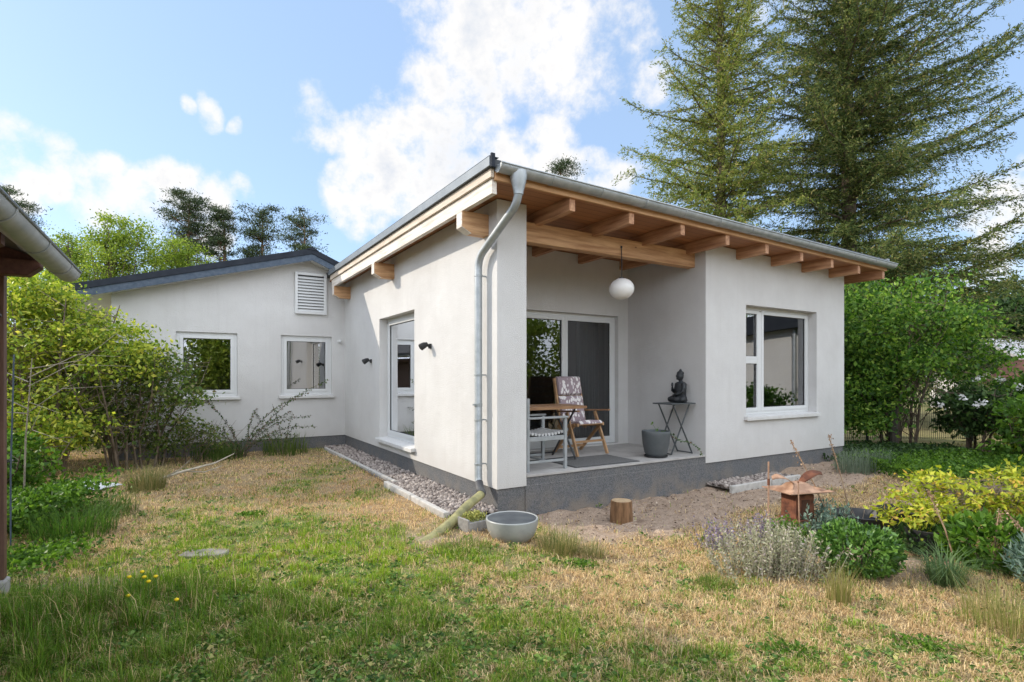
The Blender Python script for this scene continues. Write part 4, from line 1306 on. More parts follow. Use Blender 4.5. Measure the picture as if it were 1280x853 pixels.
# ------------------------------------------------------------------ wooden shelter at the frame edge
SE = Vector((-3.391, 4.029, 0))
st = thing('wooden_shelter', 'dark wooden garden shelter with zinc gutter at the frame edge', 'shelter', SE, HANG)
DWOOD = surf('dark red brown wood', (.075, .03, .02), (.14, .06, .038), 5, .6, stretch=(6, .6, 6))
DWOOD_V = surf('post wood', (.085, .045, .032), (.15, .08, .055), 5, .6, stretch=(6, 6, .5))
RZ = lambda u: 2.39 - .36 * (u + .05)
EV0, EV1 = -7.0, -.02
roofb = MB()
roofb.prism([(-.03, RZ(-.03) - .02), (-2.4, RZ(-2.4) - .02), (-2.4, RZ(-2.4) + .04), (-.03, RZ(-.03) + .04)], 1, EV0, EV1)
roofb.prism([(-2.402, RZ(-2.4) - .02), (-4.7, RZ(-.1) - .02), (-4.7, RZ(-.1) + .04), (-2.402, RZ(-2.4) + .04)], 1, EV0, EV1)
sroof = roofb.build('roof', surf('shelter roof', (.07, .06, .055), (.12, .10, .09), 6, .8), st)
for v in (-.10, -.95, -1.8, -2.65, -3.5, -4.35):
    MB().prism([(-.17, RZ(-.17) - .16), (-.10, RZ(-.10) - .10), (-.10, RZ(-.1) - .022), (-2.4, RZ(-2.4) - .022), (-2.4, RZ(-2.4) - .16)], 1, v - .04, v + .04).build('rafter', DWOOD, st)
MB().prism([(-.05, 2.345), (-.05, 2.30), (-.12, 2.235), (-2.6, 2.235), (-2.6, 2.345)], 1, -.26, -.15).build('beam', DWOOD, st, bevel=.006)
MB().box((-.345, -5.5, 2.10), (-.262, -.275, 2.23)).build('beam', DWOOD, st)
MB().box((-.345, -.15, .12), (-.262, -.07, 2.36)).build('post', DWOOD_V, st, bevel=.006)
MB().box((-.36, -.17, -.1), (-.245, -.05, .118)).build('footing', TERR, st, bevel=.015)
MB().box((-.62, -5.6, .1), (-.56, -.6, 2.2)).build('wall', planks('shelter boards', (.09, .045, .03), (.15, .075, .05), .12, 1), st)
sg = gutter_shell(.071, .076, EV0, .03, cz=lambda u: 2.325, cv=0.0)
sg.v = [(v + .06, u, z) for (u, v, z) in sg.v]
sgo = sg.build('gutter', ZINC, st, smooth='auto')
MB().tube([(.136, EV0, 2.327), (.136, .03, 2.327)], .010, 8).build('bead', TRIM, sgo, smooth=True)
mb = MB(); mb.prism([(.06 + .076 * math.cos(R(180 + 15 * j)), 2.325 + .076 * math.sin(R(180 + 15 * j))) for j in range(13)], 1, .027, .032); mb.build('end_cap', ZINC, sgo)
for v in (-.35, -1.1, -1.85, -2.6):
    b_ = gutter_shell(.077, .081, v - .012, v + .012, 176, 364, cz=lambda u: 2.325, cv=0.0); b_.v = [(y + .06, x, z) for (x, y, z) in b_.v]
    b_.build('bracket', ZINC_DULL, sgo, smooth='auto')
sl = thing('post_lantern', 'small black lantern fixed to the shelter post', 'lantern', SE + RU * -.32 + RV * -.152 + Vector((0, 0, 1.93)), HANG - R(90))
MB().lathe([(.012, .10), (.055, .03), (.058, .02)], 14, (.045, 0, 0)).build('shade', BLACK, sl, smooth='auto')
MB().box((0, -.012, .04), (.045, .012, .06)).build('bracket', BLACK, sl)
MB().lathe([(.02, -.03), (.024, .02)], 12, (.045, 0, 0)).build('bulb', FRAME, sl, smooth='auto')

# ------------------------------------------------------------------ gravel strips and their kerbs
ES = 'concrete kerb stones of the gravel strip'


def edging(u0, u1, v0, v1, z0, z1, label):
    o = MB().box((-(u1 - u0) / 2, -(v1 - v0) / 2, 0), ((u1 - u0) / 2, (v1 - v0) / 2, z1 - z0)).build('kerb_stone', CONC, bevel=.012)
    o.location = hw((u0 + u1) / 2, (v0 + v1) / 2, z0); o.rotation_euler = (0, 0, HANG)
    tag(o, label, 'kerb stone', ES)


edging(-.66, -.59, .02, 1.02, -.25, .055, 'concrete kerb stone of the gravel strip, the one beside the hose')
edging(-.665, -.595, 1.03, 2.05, -.25, .060, 'second concrete kerb stone from the hose, the last of the thicker row')
for k, w_ in enumerate(('nearest to the hose', 'in the middle', 'third along', 'nearest to the wing')):
    edging(-.50, -.44, 2.12 + 1.1 * k, 3.21 + 1.1 * k, -.25, .035 - .004 * k, 'thin kerb stone set back towards the side wall, the one ' + w_)
edging(3.62, 4.55, -.44, -.38, -.25, -.035, 'kerb stone before the short gravel bed by the terrace step')
edging(4.56, 5.3, -.45, -.39, -.25, -.03, 'kerb stone under the front window, farther from the terrace step')


def pebbles(name, u0, u1, v0, v1, z, n, rad, label, seed):
    rg = np.random.default_rng(seed)
    # one low stone, squashed and turned at random
    a = []
    for i, ph in enumerate((-90, -35, 25, 90)):
        pass
    ring = 7
    tmpl = [(0, 0, -1)] + [(math.cos(6.283 * j / ring) * .85, math.sin(6.283 * j / ring) * .85, -.45) for j in range(ring)] + [(math.cos(6.283 * (j + .5) / ring), math.sin(6.283 * (j + .5) / ring), .25) for j in range(ring)] + [(0, 0, 1)]
    tmpl = np.array(tmpl)
    faces = [(0, 1 + (j + 1) % ring, 1 + j) for j in range(ring)] + [(1 + j, 1 + (j + 1) % ring, 1 + ring + j) for j in range(ring)] + [(1 + (j + 1) % ring, 1 + ring + (j + 1) % ring, 1 + ring + j) for j in range(ring)] + [(1 + ring + j, 1 + ring + (j + 1) % ring, 1 + 2 * ring) for j in range(ring)]
    faces = np.array(faces)
    u = rg.uniform(u0, u1, n); v = rg.uniform(v0, v1, n)
    s_ = rad * rg.uniform(.55, 1.35, (n, 1)) * rg.uniform(.6, 1.2, (n, 3)); s_[:, 2] *= .65
    q = rg.normal(0, 1, (n, 4)); q /= np.linalg.norm(q, axis=1, keepdims=True)
    w, x, y, zz = q.T
    M = np.stack([np.stack([1 - 2 * (y * y + zz * zz), 2 * (x * y - zz * w), 2 * (x * zz + y * w)], -1), np.stack([2 * (x * y + zz * w), 1 - 2 * (x * x + zz * zz), 2 * (y * zz - x * w)], -1), np.stack([2 * (x * zz - y * w), 2 * (y * zz + x * w), 1 - 2 * (x * x + y * y)], -1)], 1)
    V = np.einsum('nij,nkj->nki', M, tmpl[None] * s_[:, None, :])
    base = np.stack([CORNER.x + RU.x * u + RV.x * v, CORNER.y + RU.y * u + RV.y * v, z + rg.uniform(-.02, .012, n)], 1)
    V = (V + base[:, None, :]).reshape(-1, 3)
    idx = (np.arange(n)[:, None, None] * len(tmpl) + faces[None]).reshape(-1)
    o = fast_mesh(name, V, np.full(n * len(faces), 3), idx, GRAVEL, smooth=True)
    tag(o, label, None, None, 'stuff')
    return o


GRAVEL = leafy('pebble stone', (.13, .105, .095), (.44, .385, .345), 0.0, gloss=.3, rough=.75)
MB().quad(hw(-.62, -.02, -.01), hw(.02, -.02, -.01), hw(.02, 6.78, .0), hw(-.45, 6.78, .0)).build('gravel_bed', surf('bed soil', (.12, .10, .085), (.2, .17, .14), 30, .95), None, fix=False)['kind'] = 'structure'
pebbles('gravel', -.60, .0, .0, 2.08, .012, 2300, .026, 'grey and reddish pebbles along the side wall near the hose', 5)
pebbles('gravel', -.44, .0, 2.0, 6.74, .012, 2600, .027, 'grey and reddish pebbles along the side wall towards the wing', 6)
MB().quad(hw(3.60, -.39, -.085), hw(5.3, -.39, -.07), hw(5.3, .02, -.07), hw(3.6, .02, -.085)).build('gravel_bed', MATS['bed soil'], None, fix=False)['kind'] = 'structure'
pebbles('gravel', 3.63, 5.25, -.37, .0, -.06, 900, .03, 'grey pebbles in the short bed under the front window', 7)

# ------------------------------------------------------------------ lawn
def house_free(x, y):
    u, v = to_uv(x, y)
    house_ = (u > -.68) & (u < 7.5) & (v > -.02) & (v < 2.1)
    house_ |= (u > -.47) & (u < 7.5) & (v >= 2.0) & (v < 6.8)
    house_ |= (u > -4.2) & (u < .5) & (v > 6.74)
    house_ |= (u > 3.6) & (u < 5.3) & (v > -.45) & (v <= 0)
    return ~house_


GRASS_M = leafy('grass blade', None, None, .35, tint=True, gloss=.2, rough=.6)


def lawn(n, seed, y0, y1):
    rg = np.random.default_rng(seed)
    # more blades the nearer the ground is, so that near turf is as close as far turf looks
    q = rg.random(n)
    pw = -.55
    y = (y0 ** pw + q * (y1 ** pw - y0 ** pw)) ** (1 / pw)
    x = rg.uniform(-1, 1.12, n) * (y * 1.03 + .9)
    keep = house_free(x, y)
    s_, g = zones(x, y)
    tuft = fbm(x, y, 6, 5, 51)
    fine = fbm(x, y, 17, 3, 53)
    keep &= rg.random(n) < (1 - .97 * s_) * np.clip(.62 + .5 * sstep(tuft, .40, .6) - .45 * sstep(fine, .55, .75), .1, 1)
    x, y, s_, g, tuft, fine = x[keep], y[keep], s_[keep], g[keep], tuft[keep], fine[keep]
    m = len(x)
    green = rg.random(m) < np.clip((g * 1.1 + .07) * (.35 + 1.3 * sstep(fine, .35, .65)) + .3 * (tuft - .55), .02, .95)
    tall = (1.15 * gauss(x, y, -2.6, 3.3, 1.15, .7) + .35 * gauss(x, y, -2.3, 4.0, .5, .4)) * (.3 + 1.4 * fbm(x, y, 1.9, 3, 66))
    h = np.where(green, rg.uniform(.018, .06, m), rg.uniform(.012, .038, m)) * (.35 + 1.1 * sstep(tuft, .32, .72))
    h = h * (1 + 2.1 * np.clip(tall, 0, 1.1) * rg.uniform(.2, 1.3, m))
    w = rg.uniform(.0022, .0056, m) * (.6 + y * .13)
    bend = np.where(green, rg.uniform(.1, .9, m), rg.uniform(.5, 1.28, m))
    spire = rg.random(m) < .014
    h = np.where(spire, h * rg.uniform(1.6, 3.2, m), h)
    litter = (~green) & (rg.random(m) < .30)          # dead stalks lying flat on the soil
    h = np.where(litter, rg.uniform(.03, .075, m), h); bend = np.where(litter, rg.uniform(1.24, 1.32, m), bend)
    P = np.stack([x, y, gz(x, y) - .004], 1)
    mixg = rg.random((m, 1))
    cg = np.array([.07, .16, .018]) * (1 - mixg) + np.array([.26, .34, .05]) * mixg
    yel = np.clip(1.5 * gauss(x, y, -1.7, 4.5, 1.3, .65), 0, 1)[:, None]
    cg = cg * (1 - .65 * yel) + np.array([.27, .39, .03]) * .65 * yel  # yellow green turf, raised further to paint sunlight into this band
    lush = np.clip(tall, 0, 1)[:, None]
    cg = cg * (1 - .4 * lush) + np.array([.06, .16, .018]) * .4 * lush  # tall grass is deeper green, darkened also to paint in the hedge's shade
    mixs = rg.random((m, 1))
    cs = np.array([.34, .225, .095]) * (1 - mixs) + np.array([.64, .50, .27]) * mixs
    brown = np.clip(gauss(x, y, -2.6, 7.6, 1.7, 2.2), 0, 1)[:, None]
    cs = cs * (1 - .45 * brown) + np.array([.38, .215, .09]) * .45 * brown
    dark = rg.random((m, 1)) < .18
    cs = np.where(dark, cs * .36, cs)
    cg = np.where(rg.random((m, 1)) < .22, cg * .45, cg)
    cg = np.where(rg.random((m, 1)) < .10, cs, cg)
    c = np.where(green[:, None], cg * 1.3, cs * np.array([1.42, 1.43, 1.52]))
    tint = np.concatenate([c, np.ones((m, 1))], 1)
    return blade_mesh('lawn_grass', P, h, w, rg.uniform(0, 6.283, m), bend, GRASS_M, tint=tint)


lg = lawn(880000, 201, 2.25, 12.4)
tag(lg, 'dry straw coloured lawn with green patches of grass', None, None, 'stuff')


def lawn_weeds(n, seed):
    """broad little leaves between the blades: clover, plantain, yarrow"""
    rg = np.random.default_rng(seed)
    k = n // 14
    q = rg.random(k); pw = -.5
    y = (2.3 ** pw + q * (10.5 ** pw - 2.3 ** pw)) ** (1 / pw); x = rg.uniform(-1, 1, k) * (y + .4)
    s_, g = zones(x, y)
    keep = house_free(x, y) & (rg.random(k) < (.10 + 1.0 * g) * (1 - .9 * s_))
    x, y = np.repeat(x[keep], 14), np.repeat(y[keep], 14)
    m = len(x); r_ = .045 * np.sqrt(rg.random(m)); a = rg.random(m) * 6.283
    x = x + r_ * np.cos(a); y = y + r_ * np.sin(a)
    P = np.stack([x, y, gz(x, y) + rg.uniform(.006, .035, m)], 1)
    A = np.stack([np.cos(a), np.sin(a), rg.normal(.15, .3, m)], 1)
    L = rg.uniform(.012, .042, m)
    o = leaf_obj('lawn_weeds', leaf_quads(P, A, L, L * rg.uniform(.35, .75, m), rg), leafy('lawn weed leaf', (.06, .13, .025), (.18, .27, .06), .3, c3=(.36, .33, .12)))
    return tag(o, 'small broad leaved weeds scattered through the lawn', None, None, 'stuff')


lawn_weeds(90000, 203)


def grass_tuft(name, x, y, n, h, sp, c1, c2, label, seed, w=.004, bend=(.2, .9), group=None, cat='grass tuft', z=None):
    rg = np.random.default_rng(seed)
    a = rg.uniform(0, 6.283, n); r_ = sp * np.sqrt(rg.random(n))
    px, py = r_ * np.cos(a), r_ * np.sin(a)
    t_ = thing(name, label, cat, (x, y, float(gz(x, y)) if z is None else z), 0, group)
    m_ = rg.random((n, 1))
    c = np.array(c1) * (1 - m_) + np.array(c2) * m_
    blade_mesh('blades', np.stack([px, py, np.full(n, -.01)], 1), h * rg.uniform(.45, 1.1, n), w * rg.uniform(.7, 1.3, n), a + rg.normal(0, .7, n), rg.uniform(bend[0], bend[1], n), GRASS_M, t_, np.concatenate([c, np.ones((n, 1))], 1))
    return t_


GA, GB, GS = (.07, .13, .02), (.20, .27, .05), (.42, .34, .16)
grass_tuft('grass_tuft', .42, 4.92, 520, .27, .17, GA, GS, 'tall half dry grass tuft right beside the round grey bowl', 301)
grass_tuft('grass_tuft', .72, 4.95, 240, .17, .14, GA, GS, 'shorter dry tuft a hand further right of the bowl, before the sand', 302)
grass_tuft('grass_tuft', -.42, 4.82, 420, .12, .24, GA, GB, 'bright green low tuft between hose end and bowl', 303)
grass_tuft('grass_tuft', -4.25, 5.25, 700, .36, .34, (.04, .10, .015), (.12, .22, .04), 'lush green grass at the edge of the weeds by the shelter post', 315, w=.005)
grass_tuft('grass_tuft', -4.55, 6.1, 420, .30, .28, (.05, .11, .02), (.16, .24, .05), 'green grass clump between the weeds and the white sheet', 316, w=.005)
grass_tuft('grass_tuft', -5.0, 7.4, 420, .42, .22, GA, GS, 'rough half dry tuft behind the white sheet at the shrubs', 304, w=.006)
grass_tuft('grass_tuft', 1.95, 5.35, 130, .13, .1, GA, GB, 'small green tuft alone on the sand before the terrace step', 305)
grass_tuft('grass_tuft', 1.52, 4.05, 300, .11, .13, GA, GB, 'light green tuft at the lawn edge in front of the grey leaved clump', 306)
grass_tuft('sedge_tuft', 3.25, 4.05, 260, .34, .10, (.07, .13, .05), (.16, .23, .09), 'dark arching sedge tuft beside the dense green cushion shrub', 307, w=.007, bend=(.6, 1.3))
grass_tuft('grass_tuft', 2.25, 3.72, 210, .30, .07, (.18, .22, .04), GS, 'upright yellow green tuft between grey clump and cushion shrub', 308, bend=(.05, .4))
grass_tuft('grass_tuft', 3.10, 3.35, 420, .30, .26, (.16, .2, .04), GS, 'tall dry yellowish tuft at the bed edge near the camera', 309, bend=(.1, .7))
grass_tuft('iris_tuft', -4.55, 10.85, 200, .45, .42, (.05, .10, .02), (.15, .2, .05), 'bladed green clump under the second wing window', 310, w=.014, bend=(.1, .6))
grass_tuft('iris_tuft', -5.5, 10.2, 260, .45, .48, (.05, .10, .02), (.13, .19, .05), 'bladed green clump at the wing plinth between the windows', 311, w=.014, bend=(.1, .7))
grass_tuft('lavender_tuft', 5.55, 8.75, 360, .42, .30, (.12, .16, .11), (.22, .27, .19), 'grey green lavender clump against the plinth under the front window', 312, w=.007, bend=(.1, .6))
grass_tuft('lavender_tuft', 6.1, 9.15, 320, .38, .28, (.12, .16, .11), (.22, .27, .19), 'grey green lavender clump at the corner of the garden room', 313, w=.007, bend=(.1, .6))


def dandelion(x, y, h, label):
    t_ = thing('dandelion', label, 'flower', (x, y, float(gz(x, y))), random.random() * 6, 'yellow dandelions in the tall grass')
    MB().tube([(0, 0, 0), (.006, .004, h * .6), (.0, .01, h)], .0022, 5).build('stalk', MATS['stalk green'] if 'stalk green' in MATS else surf('stalk green', (.10, .2, .04), None), t_)
    mb = MB(); mb.lathe([(.003, -.006), (.011, .0), (.0145, .006), (.011, .012), (.004, .015)], 14, (0, .01, h))
    mb.build('blossom', MATS['dandelion yellow'] if 'dandelion yellow' in MATS else surf('dandelion yellow', (.75, .50, .01), (.85, .65, .02), 90, .7), t_, smooth=True)


for x, y, h in ((-2.55, 3.62, .20), (-2.50, 3.66, .22), (-2.45, 3.60, .21), (-2.40, 3.64, .19), (-2.38, 3.55, .2), (-2.47, 3.50, .13), (-2.08, 3.35, .16)):
    dandelion(x, y, h, 'yellow dandelion head standing in the tall green grass')


def litter(n, seed):
    rg = np.random.default_rng(seed)
    u = rg.uniform(-.1, 6.5, n); v = rg.uniform(-2.2, -.02, n)
    x = CORNER.x + RU.x * u + RV.x * v; y = CORNER.y + RU.y * u + RV.y * v
    k = house_free(x, y); x, y = x[k], y[k]; n = len(x)
    P = np.stack([x, y, gz(x, y) + .012 + .01 * rg.random(n)], 1)
    A = rg.normal(0, 1, (n, 3)) * [1, 1, .18]
    o = leaf_obj('leaf_litter', leaf_quads(P, A, rg.uniform(.012, .055, n), rg.uniform(.006, .02, n), rg), leafy('dead leaf', (.07, .045, .03), (.30, .21, .13), .1, c3=(.42, .36, .28)))
    return tag(o, 'dry leaf and twig litter scattered over the sand', None, None, 'stuff')


litter(2600, 211)

# ------------------------------------------------------------------ things on the lawn
g_ = lambda x, y: float(gz(x, y))
sp = thing('stone_slab', 'flat weathered stone slab lying in the green grass', 'slab', (-2.66, 4.68, g_(-2.66, 4.68)), .1)
MB().prism([(-.19, -.07), (-.05, -.11), (.15, -.09), (.2, .0), (.17, .08), (0, .10), (-.17, .07)], 2, -.05, .032).build('slab', surf('weathered stone', (.17, .155, .135), (.29, .27, .24), 9, .95, bump=.5, bscale=40), sp, bevel=.01)

bowl = thing('bowl_planter', 'round pale grey bowl planter standing empty on the lawn at the house corner', 'planter', (.0, 5.26, g_(0, 5.26) - .005))
BOWLM = surf('grey glaze', (.27, .285, .28), (.36, .37, .36), 5, .45, bump=.06, bscale=9)
MB().lathe([(.02, .0), (.165, .0), (.205, .035), (.238, .10), (.252, .17), (.256, .205), (.250, .214), (.240, .210), (.232, .195), (.218, .12), (.16, .05), (.02, .045)], 40).build('bowl', BOWLM, bowl, smooth='auto')
MB().lathe([(.2385, .2075), (.2315, .195), (.2175, .12), (.1595, .051), (.02, .046), (.02, .05), (.157, .056), (.213, .122), (.2275, .195)], 40).build('liner', surf('dark liner', (.045, .052, .06), (.085, .095, .10), 6, .6), bowl, smooth='auto')
MB().lathe([(.005, .076), (.12, .080), (.188, .078), (.188, .06), (.005, .06)], 28).map(lambda x, y, z: (x, y, z + .008 * math.sin(31 * x) * math.cos(23 * y))).build('soil', surf('wet soil', (.035, .03, .028), (.10, .085, .07), 30, .8, bump=.8, bscale=60), bowl, smooth=True)

tr = thing('stone_trough', 'small stone trough planted with stonecrop between the hose and the bowl', 'trough', (-.385, 5.50, g_(-.385, 5.5)), HANG + .1)
MB().prism([(-.13, -.05), (.13, -.05), (.14, .13), (.115, .13), (.112, .10), (-.112, .10), (-.115, .13), (-.14, .13)], 1, -.10, .10).build('trough', surf('trough stone', (.20, .19, .18), (.32, .31, .29), 14, .9, bump=.5, bscale=50), tr, bevel=.008)
rg = np.random.default_rng(8)
Pq = np.stack([rg.uniform(-.11, .11, 420), rg.uniform(-.09, .09, 420), .10 + .07 * rg.random(420)], 1)
leaf_obj('stonecrop', leaf_quads(Pq, rg.normal(0, .6, (420, 3)) + [0, 0, .6], .032, .016, rg), leafy('stonecrop leaf', (.18, .20, .05), (.36, .34, .10), .2), tr)

hose = thing('drain_hose', 'yellow ribbed drain hose leading from the downpipe into the lawn', 'hose')
a_ = hw(-.112, .24, .29); b_ = hw(-.17, .08, .185); e_ = Vector((-.96, 4.93, -.05))
HP = [a_, a_.lerp(b_, .6), b_, b_.lerp(e_, .25) + Vector((0.015, 0, -.005)), b_.lerp(e_, .5) + Vector((0.04, 0, -.03)), b_.lerp(e_, .75) + Vector((.03, 0, -.04)), e_]
pts = []; rr = []
for i in range(len(HP) - 1):
    for k in range(14):
        t_ = k / 14
        p0, p1, p2, p3 = HP[max(0, i - 1)], HP[i], HP[i + 1], HP[min(len(HP) - 1, i + 2)]
        pts.append(.5 * (2 * p1 + (p2 - p0) * t_ + (2 * p0 - 5 * p1 + 4 * p2 - p3) * t_ ** 2 + (3 * p1 - p0 - 3 * p2 + p3) * t_ ** 3)); f = (i + t_) / (len(HP) - 1)
        rr.append((.045 + .0016 * (k % 2) + .012 * max(0, f - .2)) * (1 if f < .8 else 1 - 1.6 * (f - .8)))
MB().tube(pts[24:], rr[24:], 18).build('hose', surf('yellow hose plastic', (.17, .165, .08), (.36, .33, .15), 7, .5, bump=.1), hose, smooth='auto')
MB().tube(pts[2:29], .052, 18).build('collar', surf('dark rubber', (.05, .05, .055), (.09, .09, .09), 8, .6), hose, smooth='auto')

stump = thing('log_stump', 'short sawn log standing upright on the sand as a step to the terrace', 'log', (1.26, 6.22, g_(1.26, 6.22)), .3)
stump.scale = (.92, .92, .95)
MB().lathe([(.138, -.06), (.142, .05), (.135, .15), (.131, .238), (.122, .244)], 26).map(lambda x, y, z: (x * (1 + .04 * math.sin(5 * math.atan2(y, x))), y * (1 + .05 * math.cos(3 * math.atan2(y, x))), z)).build('bark', surf('log bark', (.12, .065, .03), (.27, .15, .075), 7, .95, stretch=(4, 4, .6), bump=.9, bscale=25), stump, smooth='auto')
MB().lathe([(.01, .2445), (.06, .2448), (.12, .2445), (.12, .235), (.01, .235)], 26).build('cut_face', surf('sawn wood', (.34, .23, .13), (.48, .35, .21), 22, .9), stump)

sheet_ = thing('plastic_sheet', 'crumpled white sheet left lying on the grass by the shrubs', 'sheet', (-5.95, 7.45, g_(-5.95, 7.45)))
nx, ny = 26, 12
mb = MB(); rg = np.random.default_rng(3)
gx, gy = np.meshgrid(np.linspace(-.42, .42, nx), np.linspace(-.16, .16, ny), indexing='ij')
hz = .02 + .13 * fbm(gx + 5, gy + 9, 5, 4, 77) * np.clip(1.25 - np.abs(gx) / .42, 0, 1)
mb.v = [(gx[i, j] + .03 * math.sin(9 * gy[i, j]), gy[i, j] * (1 + .3 * math.sin(5 * gx[i, j])), hz[i, j]) for i in range(nx) for j in range(ny)]
mb.f = [(i * ny + j, (i + 1) * ny + j, (i + 1) * ny + j + 1, i * ny + j + 1) for i in range(nx - 1) for j in range(ny - 1)]
so = mb.build('sheet', surf('white sheet', (.66, .67, .68), None, rough=.55), sheet_, smooth=True)
so.modifiers.new('thickness', 'SOLIDIFY').thickness = .006

db = thing('dead_branch', 'bleached dead branch lying in front of the many stemmed shrub', 'branch', (-4.9, 7.9, g_(-4.9, 7.9)), .5)
mb = MB().tube([(-.35, -.1, .03), (0, 0, .14), (.5, .1, .24), (.75, .12, .36)], [.022, .02, .014, .006], 7).tube([(.1, .02, .16), (.35, .18, .10), (.6, .3, .16)], [.012, .01, .004], 6).tube([(-.1, -.02, .12), (.05, -.2, .22), (.2, -.25, .38)], [.011, .008, .003], 6)
mb.build('branch', TWIG_PALE, db, smooth='auto')

stk = thing('plant_stake', 'thin blue grey garden stake with a wire ring beside the shelter post', 'stake', (-4.45, 4.80, g_(-4.45, 4.8)))
MB().tube([(0, 0, -.1), (.0, 0, .7), (.03, 0, 1.75)], .0065, 8).build('rod', SLATEBAND, stk, smooth='auto')
mb = MB(); mb.tube([(.085 * math.cos(6.283 * i / 24) - .09, .085 * math.sin(6.283 * i / 24), .80) for i in range(25)], .006, 6); mb.build('ring', BLACK, stk, smooth='auto')

# pale overhanging twigs of the elder in front of the shelter post
tw = thing('bare_sapling', 'pale thin sapling with bare branching twigs before the yellow green shrub', 'sapling', (-5.2, 5.75, g_(-5.2, 5.75)))
rg = np.random.default_rng(19)
mb = MB().tube([(0, 0, -.1), (.03, 0, .9), (.08, .02, 1.75)], [.010, .008, .004], 6, cap=False)
for i in range(9):
    z = .8 + .85 * rg.random(); az = rnd(rg, -.9, .9) if i % 3 else rnd(rg, 2.2, 4.0); L_ = rnd(rg, .35, 1.15)
    p0 = Vector((.05, .01, z)); p1 = p0 + Vector((math.cos(az) * L_ * .5, math.sin(az) * L_ * .5, L_ * rnd(rg, .05, .4))); p2 = p0 + Vector((math.cos(az + .3) * L_, math.sin(az + .3) * L_, L_ * rnd(rg, -.1, .6)))
    mb.tube([p0, p1, p2], [.006, .004, .0015], 5, cap=False)
    for e in range(2):
        mb.tube([p1, p1 + Vector((rnd(rg, .1, .4) * math.cos(az), rnd(rg, -.25, .25), rnd(rg, .05, .3)))], [.003, .001], 4, cap=False)
mb.build('stem', surf('sapling bark', (.20, .17, .13), (.34, .30, .24), 14, .9), tw, smooth=True, fix=False)
rgP = rg.normal(0, 1, (90, 3)) * [.4, .3, .3] + [.2, 0, 1.6]
leaf_obj('foliage', leaf_quads(rgP, rg.normal(0, 1, (90, 3)), .05, .03, rg), LIME_L, tw)

# ------------------------------------------------------------------ flower bed on the right
def bed_plant(name, x, y, label, leaf, n, rx, ry, rz, L, W, seed, cat='plant', cz=None, up=.4, stems=10, shell=.6, lumps=0, stem_m=None):
    rg = np.random.default_rng(seed)
    t_ = thing(name, label, cat, (x, y, g_(x, y)))
    d = norm(rg.normal(0, 1, (n, 3)))
    r_ = (shell + (1 - shell) * rg.random(n)) ** .8
    off = d * r_[:, None]
    if lumps:
        k = norm(rg.normal(0, 1, (lumps, 3))); near = (d @ k.T).max(1)
        off *= (.72 + .34 * sstep(near, .75, .98))[:, None]
    P = off * np.array([rx, ry, rz]) + np.array([0, 0, cz if cz is not None else rz * .95])
    P[:, 2] = np.maximum(P[:, 2], .015)
    A = d * .8 + rg.normal(0, .55, (n, 3)) + np.array([0, 0, up])
    mb = MB()
    for i in range(stems):
        q = P[rg.integers(n)]
        mb.tube([(q[0] * .15, q[1] * .15, -.03), (q[0] * .6, q[1] * .6, q[2] * .55), tuple(q)], [.006, .004, .002], 5, cap=False)
    mb.build('stem', stem_m or TWIG, t_, smooth=True, fix=False)
    k = rg.uniform(.45, 1.45, n)
    leaf_obj('foliage', leaf_quads(P, A, k * L, k * W, rg), leaf, t_)
    return t_


bed_plant('cushion_shrub', 2.74, 4.28, 'dense glossy green cushion shaped shrub in front of the golden one', BOX_L, 4600, .32, .30, .215, .042, .020, 401, 'shrub', lumps=26, stems=16)
# silvery clump: many upright stalks with small leaves
def stalk_clump(name, x, y, n, h, sx, sy, label, leaf, seed, per=26, L=.026, W=.013, stem=TWIG_PALE, lean=.25, cat='plant', start=.12):
    rg = np.random.default_rng(seed)
    t_ = thing(name, label, cat, (x, y, g_(x, y)))
    mb = MB(); P = []; A = []
    for i in range(n):
        bx, by = rg.normal(0, .45, 2).clip(-1, 1) * [sx, sy]
        hh = h * rnd(rg, .55, 1.1) * (1 - .35 * (bx / sx) ** 2)
        tip = Vector((bx * 1.25 + rnd(rg, -lean, lean) * hh, by * 1.25 + rnd(rg, -lean, lean) * hh, hh))
        b = Vector((bx, by, -.02)); mid = b.lerp(tip, .5) + Vector((rnd(rg, -.02, .02), rnd(rg, -.02, .02), 0))
        mb.tube([b, mid, tip], [.0028, .0022, .0012], 4, cap=False)
        for k in range(per):
            f = start + (1 - start) * k / per
            p = (b.lerp(mid, f * 2) if f < .5 else mid.lerp(tip, f * 2 - 1))
            o_ = Vector(rg.normal(0, 1, 3)).normalized()
            P.append(np.array(p + o_ * L * .6)); A.append(np.array(o_) + [0, 0, .5])
    mb.build('stem', stem, t_, smooth=True, fix=False)
    P = np.array(P); A = np.array(A)
    leaf_obj('foliage', leaf_quads(P, A, rg.uniform(.7, 1.3, len(P)) * L, W, rg), leaf, t_)
    return t_


stalk_clump('catmint_clump', 2.08, 4.32, 240, .38, .40, .28, 'wide silvery grey leaved clump left of the green cushion shrub', GREY_L, 402)
LAV = leafy('lavender bloom', (.16, .13, .20), (.30, .24, .34), .2, c3=(.2, .25, .16))
stalk_clump('lavender_clump', 1.98, 5.15, 60, .30, .2, .14, 'small purple grey lavender at the sand edge behind the grey leaved clump', LAV, 403, per=18)
stalk_clump('lavender_clump', 2.45, 5.35, 60, .30, .22, .16, 'purple grey lavender close to the rusty lantern foot', LAV, 404, per=18)
stalk_clump('spurge_clump', 3.05, 5.25, 80, .38, .26, .22, 'blue green upright plant between rusty lantern and black bowls', BLUE_L, 405, per=26, L=.045, W=.018, stem=TWIG)
stalk_clump('spurge_clump', 2.55, 5.0, 46, .30, .2, .15, 'green leafy plant at the foot of the rusty lantern', MID_L, 406, per=22, L=.04, W=.018, stem=TWIG)
